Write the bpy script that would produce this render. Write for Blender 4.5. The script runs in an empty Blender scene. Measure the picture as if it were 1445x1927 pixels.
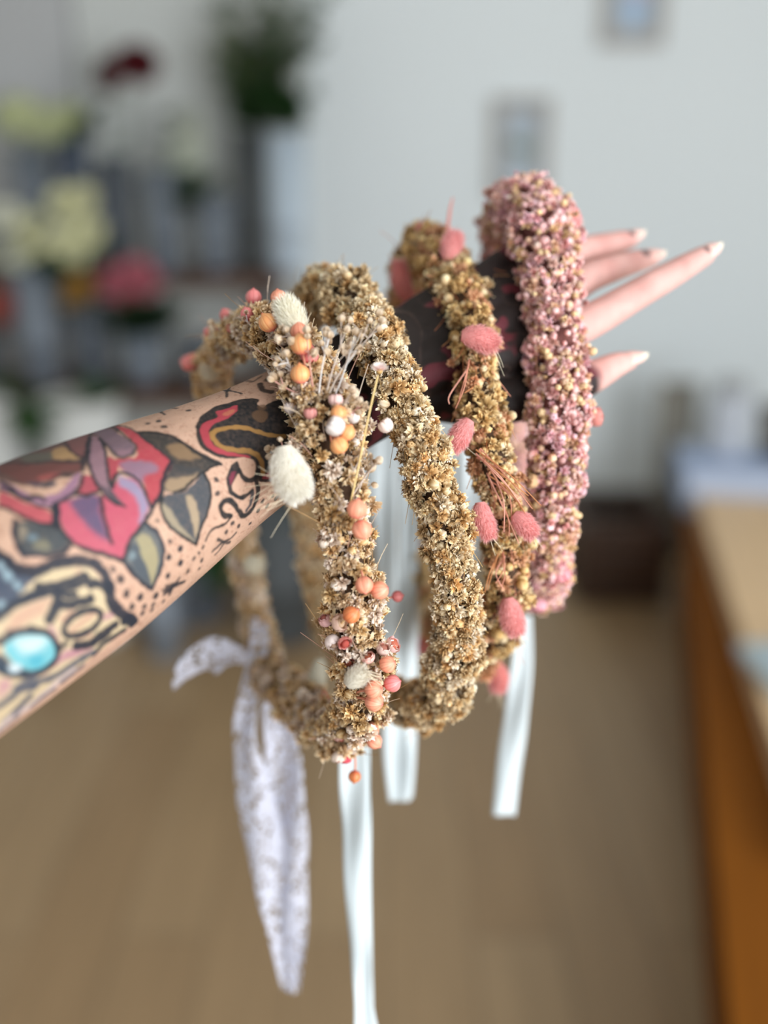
import bpy, math, random
import numpy as np
from mathutils import Vector, Matrix

random.seed(7)
RNG = np.random.default_rng(11)
C = bpy.context.scene.collection
SC = bpy.context.scene

# ------------------------------------------------------------------ camera
F = 2066.0                      # focal length in pixels of the 1445 x 1927 frame
PITCH = math.radians(20.0)
CAM = np.array([0.0, 0.0, 1.40])
RIGHT = np.array([1.0, 0.0, 0.0])
FWD = np.array([0.0, math.cos(PITCH), -math.sin(PITCH)])
UP = np.array([0.0, math.sin(PITCH), math.cos(PITCH)])
cam = bpy.data.cameras.new('camera')
cam.sensor_fit = 'VERTICAL'
cam.sensor_height = 36.0
cam.lens = F / 1927.0 * 36.0
cam.clip_start = 0.02
cam.dof.use_dof = True
cam.dof.focus_distance = 0.487
cam.dof.aperture_fstop = cam.lens / 18.0
camo = bpy.data.objects.new('camera', cam)
camo.location = CAM
camo.rotation_euler = (math.pi / 2 - PITCH, 0, 0)
C.objects.link(camo)
SC.camera = camo

# ------------------------------------------------------------------ light
w = bpy.data.worlds.new('daylight')
SC.world = w
w.use_nodes = True
w.node_tree.nodes['Background'].inputs[0].default_value = (0.90, 0.95, 1.0, 1)
w.node_tree.nodes['Background'].inputs[1].default_value = 0.6


def area(name, loc, target, sx, sy, power, col):
    l = bpy.data.lights.new(name, 'AREA')
    l.shape = 'RECTANGLE'
    l.size, l.size_y, l.energy, l.color = sx, sy, power, col
    o = bpy.data.objects.new(name, l)
    o.location = loc
    o.rotation_euler = (Vector(target) - Vector(loc)).to_track_quat('-Z', 'Y').to_euler()
    C.objects.link(o)
    return o


# daylight through the shop window behind and to the right of the photographer
area('window_daylight', (1.55, -0.9, 1.45), (0.1, 0.6, 1.25), 2.0, 1.6, 92, (0.93, 0.97, 1.0))
SC.view_settings.view_transform = 'Standard'
SC.view_settings.look = 'None'
SC.view_settings.gamma = 1.0
SC.view_settings.use_curve_mapping = False
SC.view_settings.exposure = 0.0


# ------------------------------------------------------------------ helpers
def at(px, py, d):
    """the point seen at photo pixel (px, py) at depth d along the view axis"""
    return CAM + d * (FWD + (px - 722.5) / F * RIGHT - (py - 963.5) / F * UP)


def at_y(px, py, y):
    r = FWD + (px - 722.5) / F * RIGHT - (py - 963.5) / F * UP
    return CAM + r * ((y - CAM[1]) / r[1])


def at_z(px, py, z):
    r = FWD + (px - 722.5) / F * RIGHT - (py - 963.5) / F * UP
    return CAM + r * ((z - CAM[2]) / r[2])


def lin(c):
    c = np.asarray(c, float) / 255.0
    return np.where(c <= 0.04045, c / 12.92, ((c + 0.055) / 1.055) ** 2.4)


def lin4(c):
    return tuple(lin(c)) + (1.0,)


def unit(v):
    v = np.asarray(v, float)
    return v / (np.linalg.norm(v, axis=-1, keepdims=True) + 1e-12)


def spline(pts, n=12, closed=False):
    """Catmull-Rom through rows of any width"""
    P = np.asarray(pts, float)
    m = len(P)
    out = []
    for i in range(m if closed else m - 1):
        if closed:
            a, b, c, d = P[(i - 1) % m], P[i], P[(i + 1) % m], P[(i + 2) % m]
        else:
            a, b, c, d = P[max(i - 1, 0)], P[i], P[i + 1], P[min(i + 2, m - 1)]
        for t in np.linspace(0, 1, n, endpoint=False):
            out.append(0.5 * (2 * b + (c - a) * t + (2 * a - 5 * b + 4 * c - d) * t * t + (3 * b - a - 3 * c + d) * t ** 3))
    if not closed:
        out.append(P[-1])
    return np.array(out)


class MB:
    """collects vertices, faces and vertex colours of ONE mesh"""

    def __init__(self):
        self.v, self.f, self.c = [], [], []
        self.n = 0

    def add(self, V, Fc, col=(1, 1, 1)):
        V = np.asarray(V, float)
        col = np.asarray(col, float)
        if col.ndim == 1:
            col = np.tile(col, (len(V), 1))
        self.v.append(V)
        self.c.append(col)
        self.f.extend([tuple(i + self.n for i in f) for f in Fc])
        self.n += len(V)
        return self

    def tube(self, P, R, seg=8, col=(1, 1, 1), caps=True):
        P = np.asarray(P, float)
        n = len(P)
        R = np.broadcast_to(np.asarray(R, float), (n,))
        T = unit(np.gradient(P, axis=0))
        a = np.array([0, 0, 1.0]) if abs(T[0][2]) < 0.9 else np.array([1.0, 0, 0])
        u = unit(np.cross(T[0], a))
        V = []
        ang = np.linspace(0, 2 * math.pi, seg, endpoint=False)
        for i in range(n):
            u = unit(u - T[i] * np.dot(u, T[i]))
            b = np.cross(T[i], u)
            V.append(P[i] + R[i] * (np.cos(ang)[:, None] * u + np.sin(ang)[:, None] * b))
        V = np.concatenate(V)
        Fc = [(i * seg + j, i * seg + (j + 1) % seg, (i + 1) * seg + (j + 1) % seg, (i + 1) * seg + j)
              for i in range(n - 1) for j in range(seg)]
        if caps:
            Fc.append(tuple(range(seg - 1, -1, -1)))
            Fc.append(tuple(range((n - 1) * seg, n * seg)))
        col = np.asarray(col, float)
        if col.ndim == 2 and len(col) == n:
            col = np.repeat(col, seg, axis=0)
        return self.add(V, Fc, col)

    def lathe(self, prof, seg=24, origin=(0, 0, 0), M=None, col=(1, 1, 1), closed_ends=True):
        prof = np.asarray(prof, float)
        n = len(prof)
        ang = np.linspace(0, 2 * math.pi, seg, endpoint=False)
        V = np.concatenate([np.stack([r * np.cos(ang), r * np.sin(ang), np.full(seg, z)], 1) for r, z in prof])
        if M is not None:
            V = V @ np.asarray(M).T
        V = V + np.asarray(origin)
        Fc = [(i * seg + j, i * seg + (j + 1) % seg, (i + 1) * seg + (j + 1) % seg, (i + 1) * seg + j)
              for i in range(n - 1) for j in range(seg)]
        if closed_ends:
            Fc.append(tuple(range(seg - 1, -1, -1)))
            Fc.append(tuple(range((n - 1) * seg, n * seg)))
        col = np.asarray(col, float)
        if col.ndim == 2 and len(col) == n:
            col = np.repeat(col, seg, axis=0)
        return self.add(V, Fc, col)

    def box(self, lo, hi, col=(1, 1, 1)):
        (a, b, c), (d, e, f) = lo, hi
        V = [(a, b, c), (d, b, c), (d, e, c), (a, e, c), (a, b, f), (d, b, f), (d, e, f), (a, e, f)]
        return self.add(V, [(3, 2, 1, 0), (4, 5, 6, 7), (0, 1, 5, 4), (1, 2, 6, 5), (2, 3, 7, 6), (3, 0, 4, 7)], col)

    def build(self, name, mat, parent=None, smooth=False, bevel=0.0):
        V = np.concatenate(self.v)
        me = bpy.data.meshes.new(name)
        me.from_pydata(V.tolist(), [], self.f)
        set_col(me, np.concatenate(self.c))
        me.materials.append(mat)
        if smooth:
            me.shade_smooth()
        o = bpy.data.objects.new(name, me)
        C.objects.link(o)
        if bevel:
            m = o.modifiers.new('bevel', 'BEVEL')
            m.width, m.segments, m.limit_method = bevel, 2, 'ANGLE'
        if parent is not None:
            o.parent = parent
        return o


def set_col(me, col):
    at_ = me.color_attributes.new('Col', 'FLOAT_COLOR', 'POINT')
    c4 = np.ones((len(me.vertices), 4), np.float32)
    c4[:, :3] = col
    at_.data.foreach_set('color', c4.ravel())


def np_mesh(name, V, Q, col, mat, smooth=False):
    """fast mesh from an (n,3) array and an (m,4) quad array"""
    me = bpy.data.meshes.new(name)
    V = np.asarray(V, np.float32)
    Q = np.asarray(Q, np.int32)
    k = Q.shape[1]
    me.vertices.add(len(V))
    me.vertices.foreach_set('co', V.ravel())
    me.loops.add(Q.size)
    me.loops.foreach_set('vertex_index', Q.ravel())
    me.polygons.add(len(Q))
    me.polygons.foreach_set('loop_start', np.arange(0, Q.size, k, dtype=np.int32))
    me.update(calc_edges=True)
    me.validate()
    set_col(me, col)
    me.materials.append(mat)
    if smooth:
        me.shade_smooth()
    return me


def link(name, me, parent=None):
    o = bpy.data.objects.new(name, me)
    C.objects.link(o)
    if parent is not None:
        o.parent = parent
    return o


def empty(name, loc=(0, 0, 0)):
    o = bpy.data.objects.new(name, None)
    o.location = loc
    o.empty_display_size = 0.02
    C.objects.link(o)
    return o


def tag(o, label, cat, group=None, kind=None):
    o['label'] = label
    o['category'] = cat
    if group:
        o['group'] = group
    if kind:
        o['kind'] = kind
    return o


def struct(o):
    o['kind'] = 'structure'
    return o


def copy_tree(o, parent=None):
    c = o.copy()
    C.objects.link(c)
    if parent is not None:
        c.parent = parent
    for ch in [k for k in C.objects if k.parent == o]:
        copy_tree(ch, c)
    return c


# ------------------------------------------------------------------ materials
def new_mat(name):
    m = bpy.data.materials.new(name)
    m.use_nodes = True
    return m, m.node_tree, m.node_tree.nodes['Principled BSDF']


def plain(name, rgb, rough=0.6, metal=0.0, noise=0.08, scale=20.0, spec=0.5, trans=0.0):
    """solid colour with a gentle procedural mottling"""
    m, nt, b = new_mat(name)
    tc = nt.nodes.new('ShaderNodeTexCoord')
    n = nt.nodes.new('ShaderNodeTexNoise')
    n.inputs['Scale'].default_value = scale
    nt.links.new(tc.outputs['Object'], n.inputs['Vector'])
    mx = nt.nodes.new('ShaderNodeMix')
    mx.data_type = 'RGBA'
    c = lin(rgb)
    mx.inputs['A'].default_value = tuple(c * (1 - noise)) + (1,)
    mx.inputs['B'].default_value = tuple(np.minimum(c * (1 + noise), 1)) + (1,)
    nt.links.new(n.outputs['Fac'], mx.inputs['Factor'])
    nt.links.new(mx.outputs['Result'], b.inputs['Base Color'])
    b.inputs['Roughness'].default_value = rough
    b.inputs['Metallic'].default_value = metal
    b.inputs['Specular IOR Level'].default_value = spec
    return m


def vcol(name, rough=0.7, spec=0.3, trans=0.0, bump=0.0, bscale=800.0, vary=0.0, sss=0.0):
    """colour from the mesh's own colour attribute, a little random per object; thin petals pass some light"""
    m, nt, b = new_mat(name)
    a = nt.nodes.new('ShaderNodeVertexColor')
    a.layer_name = 'Col'
    src = a.outputs['Color']
    if vary:
        oi = nt.nodes.new('ShaderNodeObjectInfo')
        mr = nt.nodes.new('ShaderNodeMapRange')
        mr.inputs['To Min'].default_value = 1 - vary
        mr.inputs['To Max'].default_value = 1 + vary
        nt.links.new(oi.outputs['Random'], mr.inputs['Value'])
        vm = nt.nodes.new('ShaderNodeVectorMath')
        vm.operation = 'SCALE'
        nt.links.new(src, vm.inputs[0])
        nt.links.new(mr.outputs['Result'], vm.inputs['Scale'])
        src = vm.outputs['Vector']
    nt.links.new(src, b.inputs['Base Color'])
    b.inputs['Roughness'].default_value = rough
    b.inputs['Specular IOR Level'].default_value = spec
    if sss:
        b.inputs['Subsurface Weight'].default_value = sss
        b.inputs['Subsurface Radius'].default_value = (0.004, 0.002, 0.001)
    if bump:
        tc = nt.nodes.new('ShaderNodeTexCoord')
        n = nt.nodes.new('ShaderNodeTexNoise')
        n.inputs['Scale'].default_value = bscale
        nt.links.new(tc.outputs['Object'], n.inputs['Vector'])
        bp = nt.nodes.new('ShaderNodeBump')
        bp.inputs['Strength'].default_value = bump
        bp.inputs['Distance'].default_value = 0.0004
        nt.links.new(n.outputs['Fac'], bp.inputs['Height'])
        nt.links.new(bp.outputs['Normal'], b.inputs['Normal'])
    if trans:
        t = nt.nodes.new('ShaderNodeBsdfTranslucent')
        nt.links.new(src, t.inputs['Color'])
        mix = nt.nodes.new('ShaderNodeMixShader')
        mix.inputs[0].default_value = trans
        nt.links.new(b.outputs[0], mix.inputs[1])
        nt.links.new(t.outputs[0], mix.inputs[2])
        nt.links.new(mix.outputs[0], nt.nodes['Material Output'].inputs['Surface'])
    return m


def planks(name, c1, c2, width, length, axis_rot=0.0, rough=0.45, groove=0.35, spec=0.5):
    """wooden boards: brick pattern for the joints, stretched noise for the grain"""
    m, nt, b = new_mat(name)
    tc = nt.nodes.new('ShaderNodeTexCoord')
    mp = nt.nodes.new('ShaderNodeMapping')
    mp.inputs['Rotation'].default_value = (0, 0, axis_rot)
    nt.links.new(tc.outputs['Object'], mp.inputs['Vector'])
    br = nt.nodes.new('ShaderNodeTexBrick')
    br.inputs['Scale'].default_value = 1.0
    br.inputs['Brick Width'].default_value = length
    br.inputs['Row Height'].default_value = width
    br.inputs['Mortar Size'].default_value = 0.0015
    br.inputs['Color1'].default_value = lin4(c1)
    br.inputs['Color2'].default_value = lin4(c2)
    br.inputs['Mortar'].default_value = tuple(lin(c1) * groove) + (1,)
    nt.links.new(mp.outputs['Vector'], br.inputs['Vector'])
    mp2 = nt.nodes.new('ShaderNodeMapping')
    mp2.inputs['Scale'].default_value = (2.0, 28.0, 28.0)
    nt.links.new(mp.outputs['Vector'], mp2.inputs['Vector'])
    n = nt.nodes.new('ShaderNodeTexNoise')
    n.inputs['Scale'].default_value = 1.5
    n.inputs['Detail'].default_value = 6
    nt.links.new(mp2.outputs['Vector'], n.inputs['Vector'])
    mr = nt.nodes.new('ShaderNodeMapRange')
    mr.inputs['To Min'].default_value = 0.75
    mr.inputs['To Max'].default_value = 1.2
    nt.links.new(n.outputs['Fac'], mr.inputs['Value'])
    vm = nt.nodes.new('ShaderNodeVectorMath')
    vm.operation = 'SCALE'
    nt.links.new(br.outputs['Color'], vm.inputs[0])
    nt.links.new(mr.outputs['Result'], vm.inputs['Scale'])
    nt.links.new(vm.outputs['Vector'], b.inputs['Base Color'])
    b.inputs['Roughness'].default_value = rough
    b.inputs['Specular IOR Level'].default_value = spec
    return m


# ------------------------------------------------------------------ the room
WALL_Y = 3.85
m_wall = plain('painted_plaster', (236, 243, 245), 0.9, noise=0.015, scale=3)
m_grey = plain('grey_panel_paint', (208, 211, 208), 0.8, noise=0.03, scale=3)
m_floor = planks('oak_floor', (170, 143, 108), (157, 128, 93), 0.16, 1.6, math.pi / 2)
struct(MB().box((-3.0, -1.6, -0.05), (3.0, WALL_Y, 0.0)).build('floor', m_floor))
struct(MB().box((-3.0, WALL_Y, 0.0), (3.0, WALL_Y + 0.1, 2.9)).build('wall_back', m_wall))
struct(MB().box((-3.1, -1.6, 0.0), (-3.0, WALL_Y, 2.9)).build('wall_left', m_wall))
struct(MB().box((3.0, 1.4, 0.0), (3.1, WALL_Y, 2.9)).build('wall_right', m_wall))
struct(MB().box((0.45, WALL_Y - 0.018, 0.0), (3.0, WALL_Y, 0.10)).build('baseboard_back', plain('skirting', (150, 146, 136), 0.6)))
struct(MB().box((-3.0, -1.6, 2.9), (3.0, WALL_Y, 2.98)).build('ceiling', plain('ceiling_paint', (232, 232, 228), 0.9, noise=0.01)))
# grey boarding behind the flower stand, with a joint at x = -1.15
x1 = at_y(575, 300, WALL_Y)[0]
x0 = at_y(145, 100, WALL_Y)[0]
struct(MB().box((x0 + 0.004, WALL_Y - 0.03, 0.0), (x1, WALL_Y, 2.4)).build('trim_1', m_grey))
struct(MB().box((-3.0, WALL_Y - 0.045, 0.0), (x0 - 0.004, WALL_Y, 2.4)).build('trim_2', plain('darker_grey_paint', (188, 189, 190), 0.8, noise=0.03, scale=3)))

# ------------------------------------------------------------------ the tattooed arm
ARM_A = at(0, 1113, 0.434)
ARM_B = at(700, 716, 0.540)
ARM_L = np.linalg.norm(ARM_B - ARM_A)
AX = unit(ARM_B - ARM_A)
_mid = 0.5 * (ARM_A + ARM_B)
E1 = unit((CAM - _mid) - AX * np.dot(CAM - _mid, AX))      # towards the photographer
E2 = np.cross(AX, E1)
if np.dot(E2, UP) < 0:
    E2 = -E2


def loft(mb, P, ra, rb, na, seg=32, round_ends=True):
    """closed elliptic tube: ra along na, rb across"""
    P = np.asarray(P, float)
    n = len(P)
    T = unit(np.gradient(P, axis=0))
    ang = np.linspace(0, 2 * math.pi, seg, endpoint=False)
    rings = []

    def ring(p, t, a, b, nn):
        u = unit(nn - t * np.dot(nn, t))
        v = np.cross(t, u)
        return p + a * np.cos(ang)[:, None] * u + b * np.sin(ang)[:, None] * v
    na = np.broadcast_to(np.asarray(na, float), (n, 3))
    if round_ends:
        for k in (0.15, 0.5, 0.85):
            s = math.sqrt(1 - (1 - k) ** 2)
            rings.append(ring(P[0] - T[0] * ra[0] * (1 - k), T[0], ra[0] * s, rb[0] * s, na[0]))
    for i in range(n):
        rings.append(ring(P[i], T[i], ra[i], rb[i], na[i]))
    if round_ends:
        for k in (0.85, 0.5, 0.15):
            s = math.sqrt(1 - (1 - k) ** 2)
            rings.append(ring(P[-1] + T[-1] * ra[-1] * (1 - k), T[-1], ra[-1] * s, rb[-1] * s, na[-1]))
    m = len(rings)
    V = np.concatenate(rings)
    Fc = [(i * seg + j, i * seg + (j + 1) % seg, (i + 1) * seg + (j + 1) % seg, (i + 1) * seg + j)
          for i in range(m - 1) for j in range(seg)]
    Fc.append(tuple(range(seg - 1, -1, -1)))
    Fc.append(tuple(range((m - 1) * seg, m * seg)))
    mb.add(V, Fc)


arm = MB()
# forearm: (t along A->B, radius as seen, radius in depth)
prof = np.array([(-0.55, 0.0530, 0.0520), (-0.25, 0.0500, 0.0490), (0.0, 0.0462, 0.0450), (0.18, 0.0432, 0.0415), (0.36, 0.0376, 0.0360),
                 (0.52, 0.0322, 0.0305), (0.66, 0.0289, 0.0262), (0.80, 0.0277, 0.0235), (0.92, 0.0278, 0.0222), (1.04, 0.0284, 0.0212), (1.12, 0.0280, 0.0200)])
pp = spline(prof, 6)
loft(arm, [ARM_A + AX * ARM_L * t for t in pp[:, 0]], pp[:, 2], pp[:, 1], E1)
HN = unit(E1 * 0.93 + UP * 0.25)                               # out of the back of the hand
# back of the hand as overlapping metacarpal tubes
WR = [(700, 745, .540), (705, 727, .541), (710, 706, .543), (716, 684, .546)]
KN = [(1022, 645, .560), (1018, 584, .567), (1006, 530, .576), (985, 488, .588)]
for a, b in zip(WR, KN):
    loft(arm, spline([at(*a), 0.5 * (at(*a) + at(*b)) + HN * 0.004, at(*b)], 6), np.linspace(.0150, .0112, 13), np.linspace(.0130, .0118, 13), HN)
# webbing fill
loft(arm, [at(720, 705, .545), at(870, 630, .560), at(995, 575, .572)], [.014, .0125, .0085], [.026, .031, .029], HN)
loft(arm, [at(760, 735, .545), at(900, 705, .556), at(1000, 690, .562)], [.013, .012, .008], [.014, .018, .012], HN)
FING = {
    'index': ([(1022, 645, .560), (1118, 600, .566), (1187, 560, .569), (1255, 521, .573), (1318, 485, .578), (1332, 477, .579)],
              [.0108, .0092, .0082, .0074, .0058, .0048]),
    'middle': ([(1018, 584, .567), (1096, 528, .585), (1150, 506, .594), (1200, 491, .602), (1226, 485, .606)],
               [.0106, .0086, .0076, .0062, .0050]),
    'ring': ([(1006, 530, .576), (1084, 477, .600), (1141, 461, .610), (1178, 452, .616), (1190, 448, .618)],
             [.0104, .0080, .0070, .0058, .0046]),
    'little': ([(985, 488, .588), (1030, 448, .612), (1062, 430, .628), (1078, 424, .638)],
               [.0096, .0074, .0066, .0050]),
    'thumb': ([(800, 742, .548), (900, 752, .552), (1000, 745, .556), (1075, 726, .560), (1120, 706, .566), (1160, 686, .571), (1184, 679, .574)],
              [.0130, .0135, .0120, .0098, .0084, .0066, .0050]),
}
FPATH = {}
for k, (pts, rad) in FING.items():
    q = spline([list(at(*p)) + [r] for p, r in zip(pts, rad)], 8)
    FPATH[k] = q
    loft(arm, q[:, :3], q[:, 3] * 0.93, q[:, 3], HN, seg=24)

tmp = arm.build('arm_shape', bpy.data.materials.new('tmp'))
rm = tmp.modifiers.new('remesh', 'REMESH')
rm.mode = 'VOXEL'
rm.voxel_size = 0.00085
sm = tmp.modifiers.new('smooth', 'SMOOTH')
sm.factor, sm.iterations = 0.5, 22
dg = bpy.context.evaluated_depsgraph_get()
body_me = bpy.data.meshes.new_from_object(tmp.evaluated_get(dg))
bpy.data.objects.remove(tmp)


def arm_uv(V):
    """surface coordinates on the forearm in millimetres: along the bone, and around it from the side facing the photographer"""
    R = V - ARM_A
    u = R @ AX
    return np.stack([u * 1000, np.arctan2(R @ E2, R @ E1) * 35.0], 1)



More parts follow.
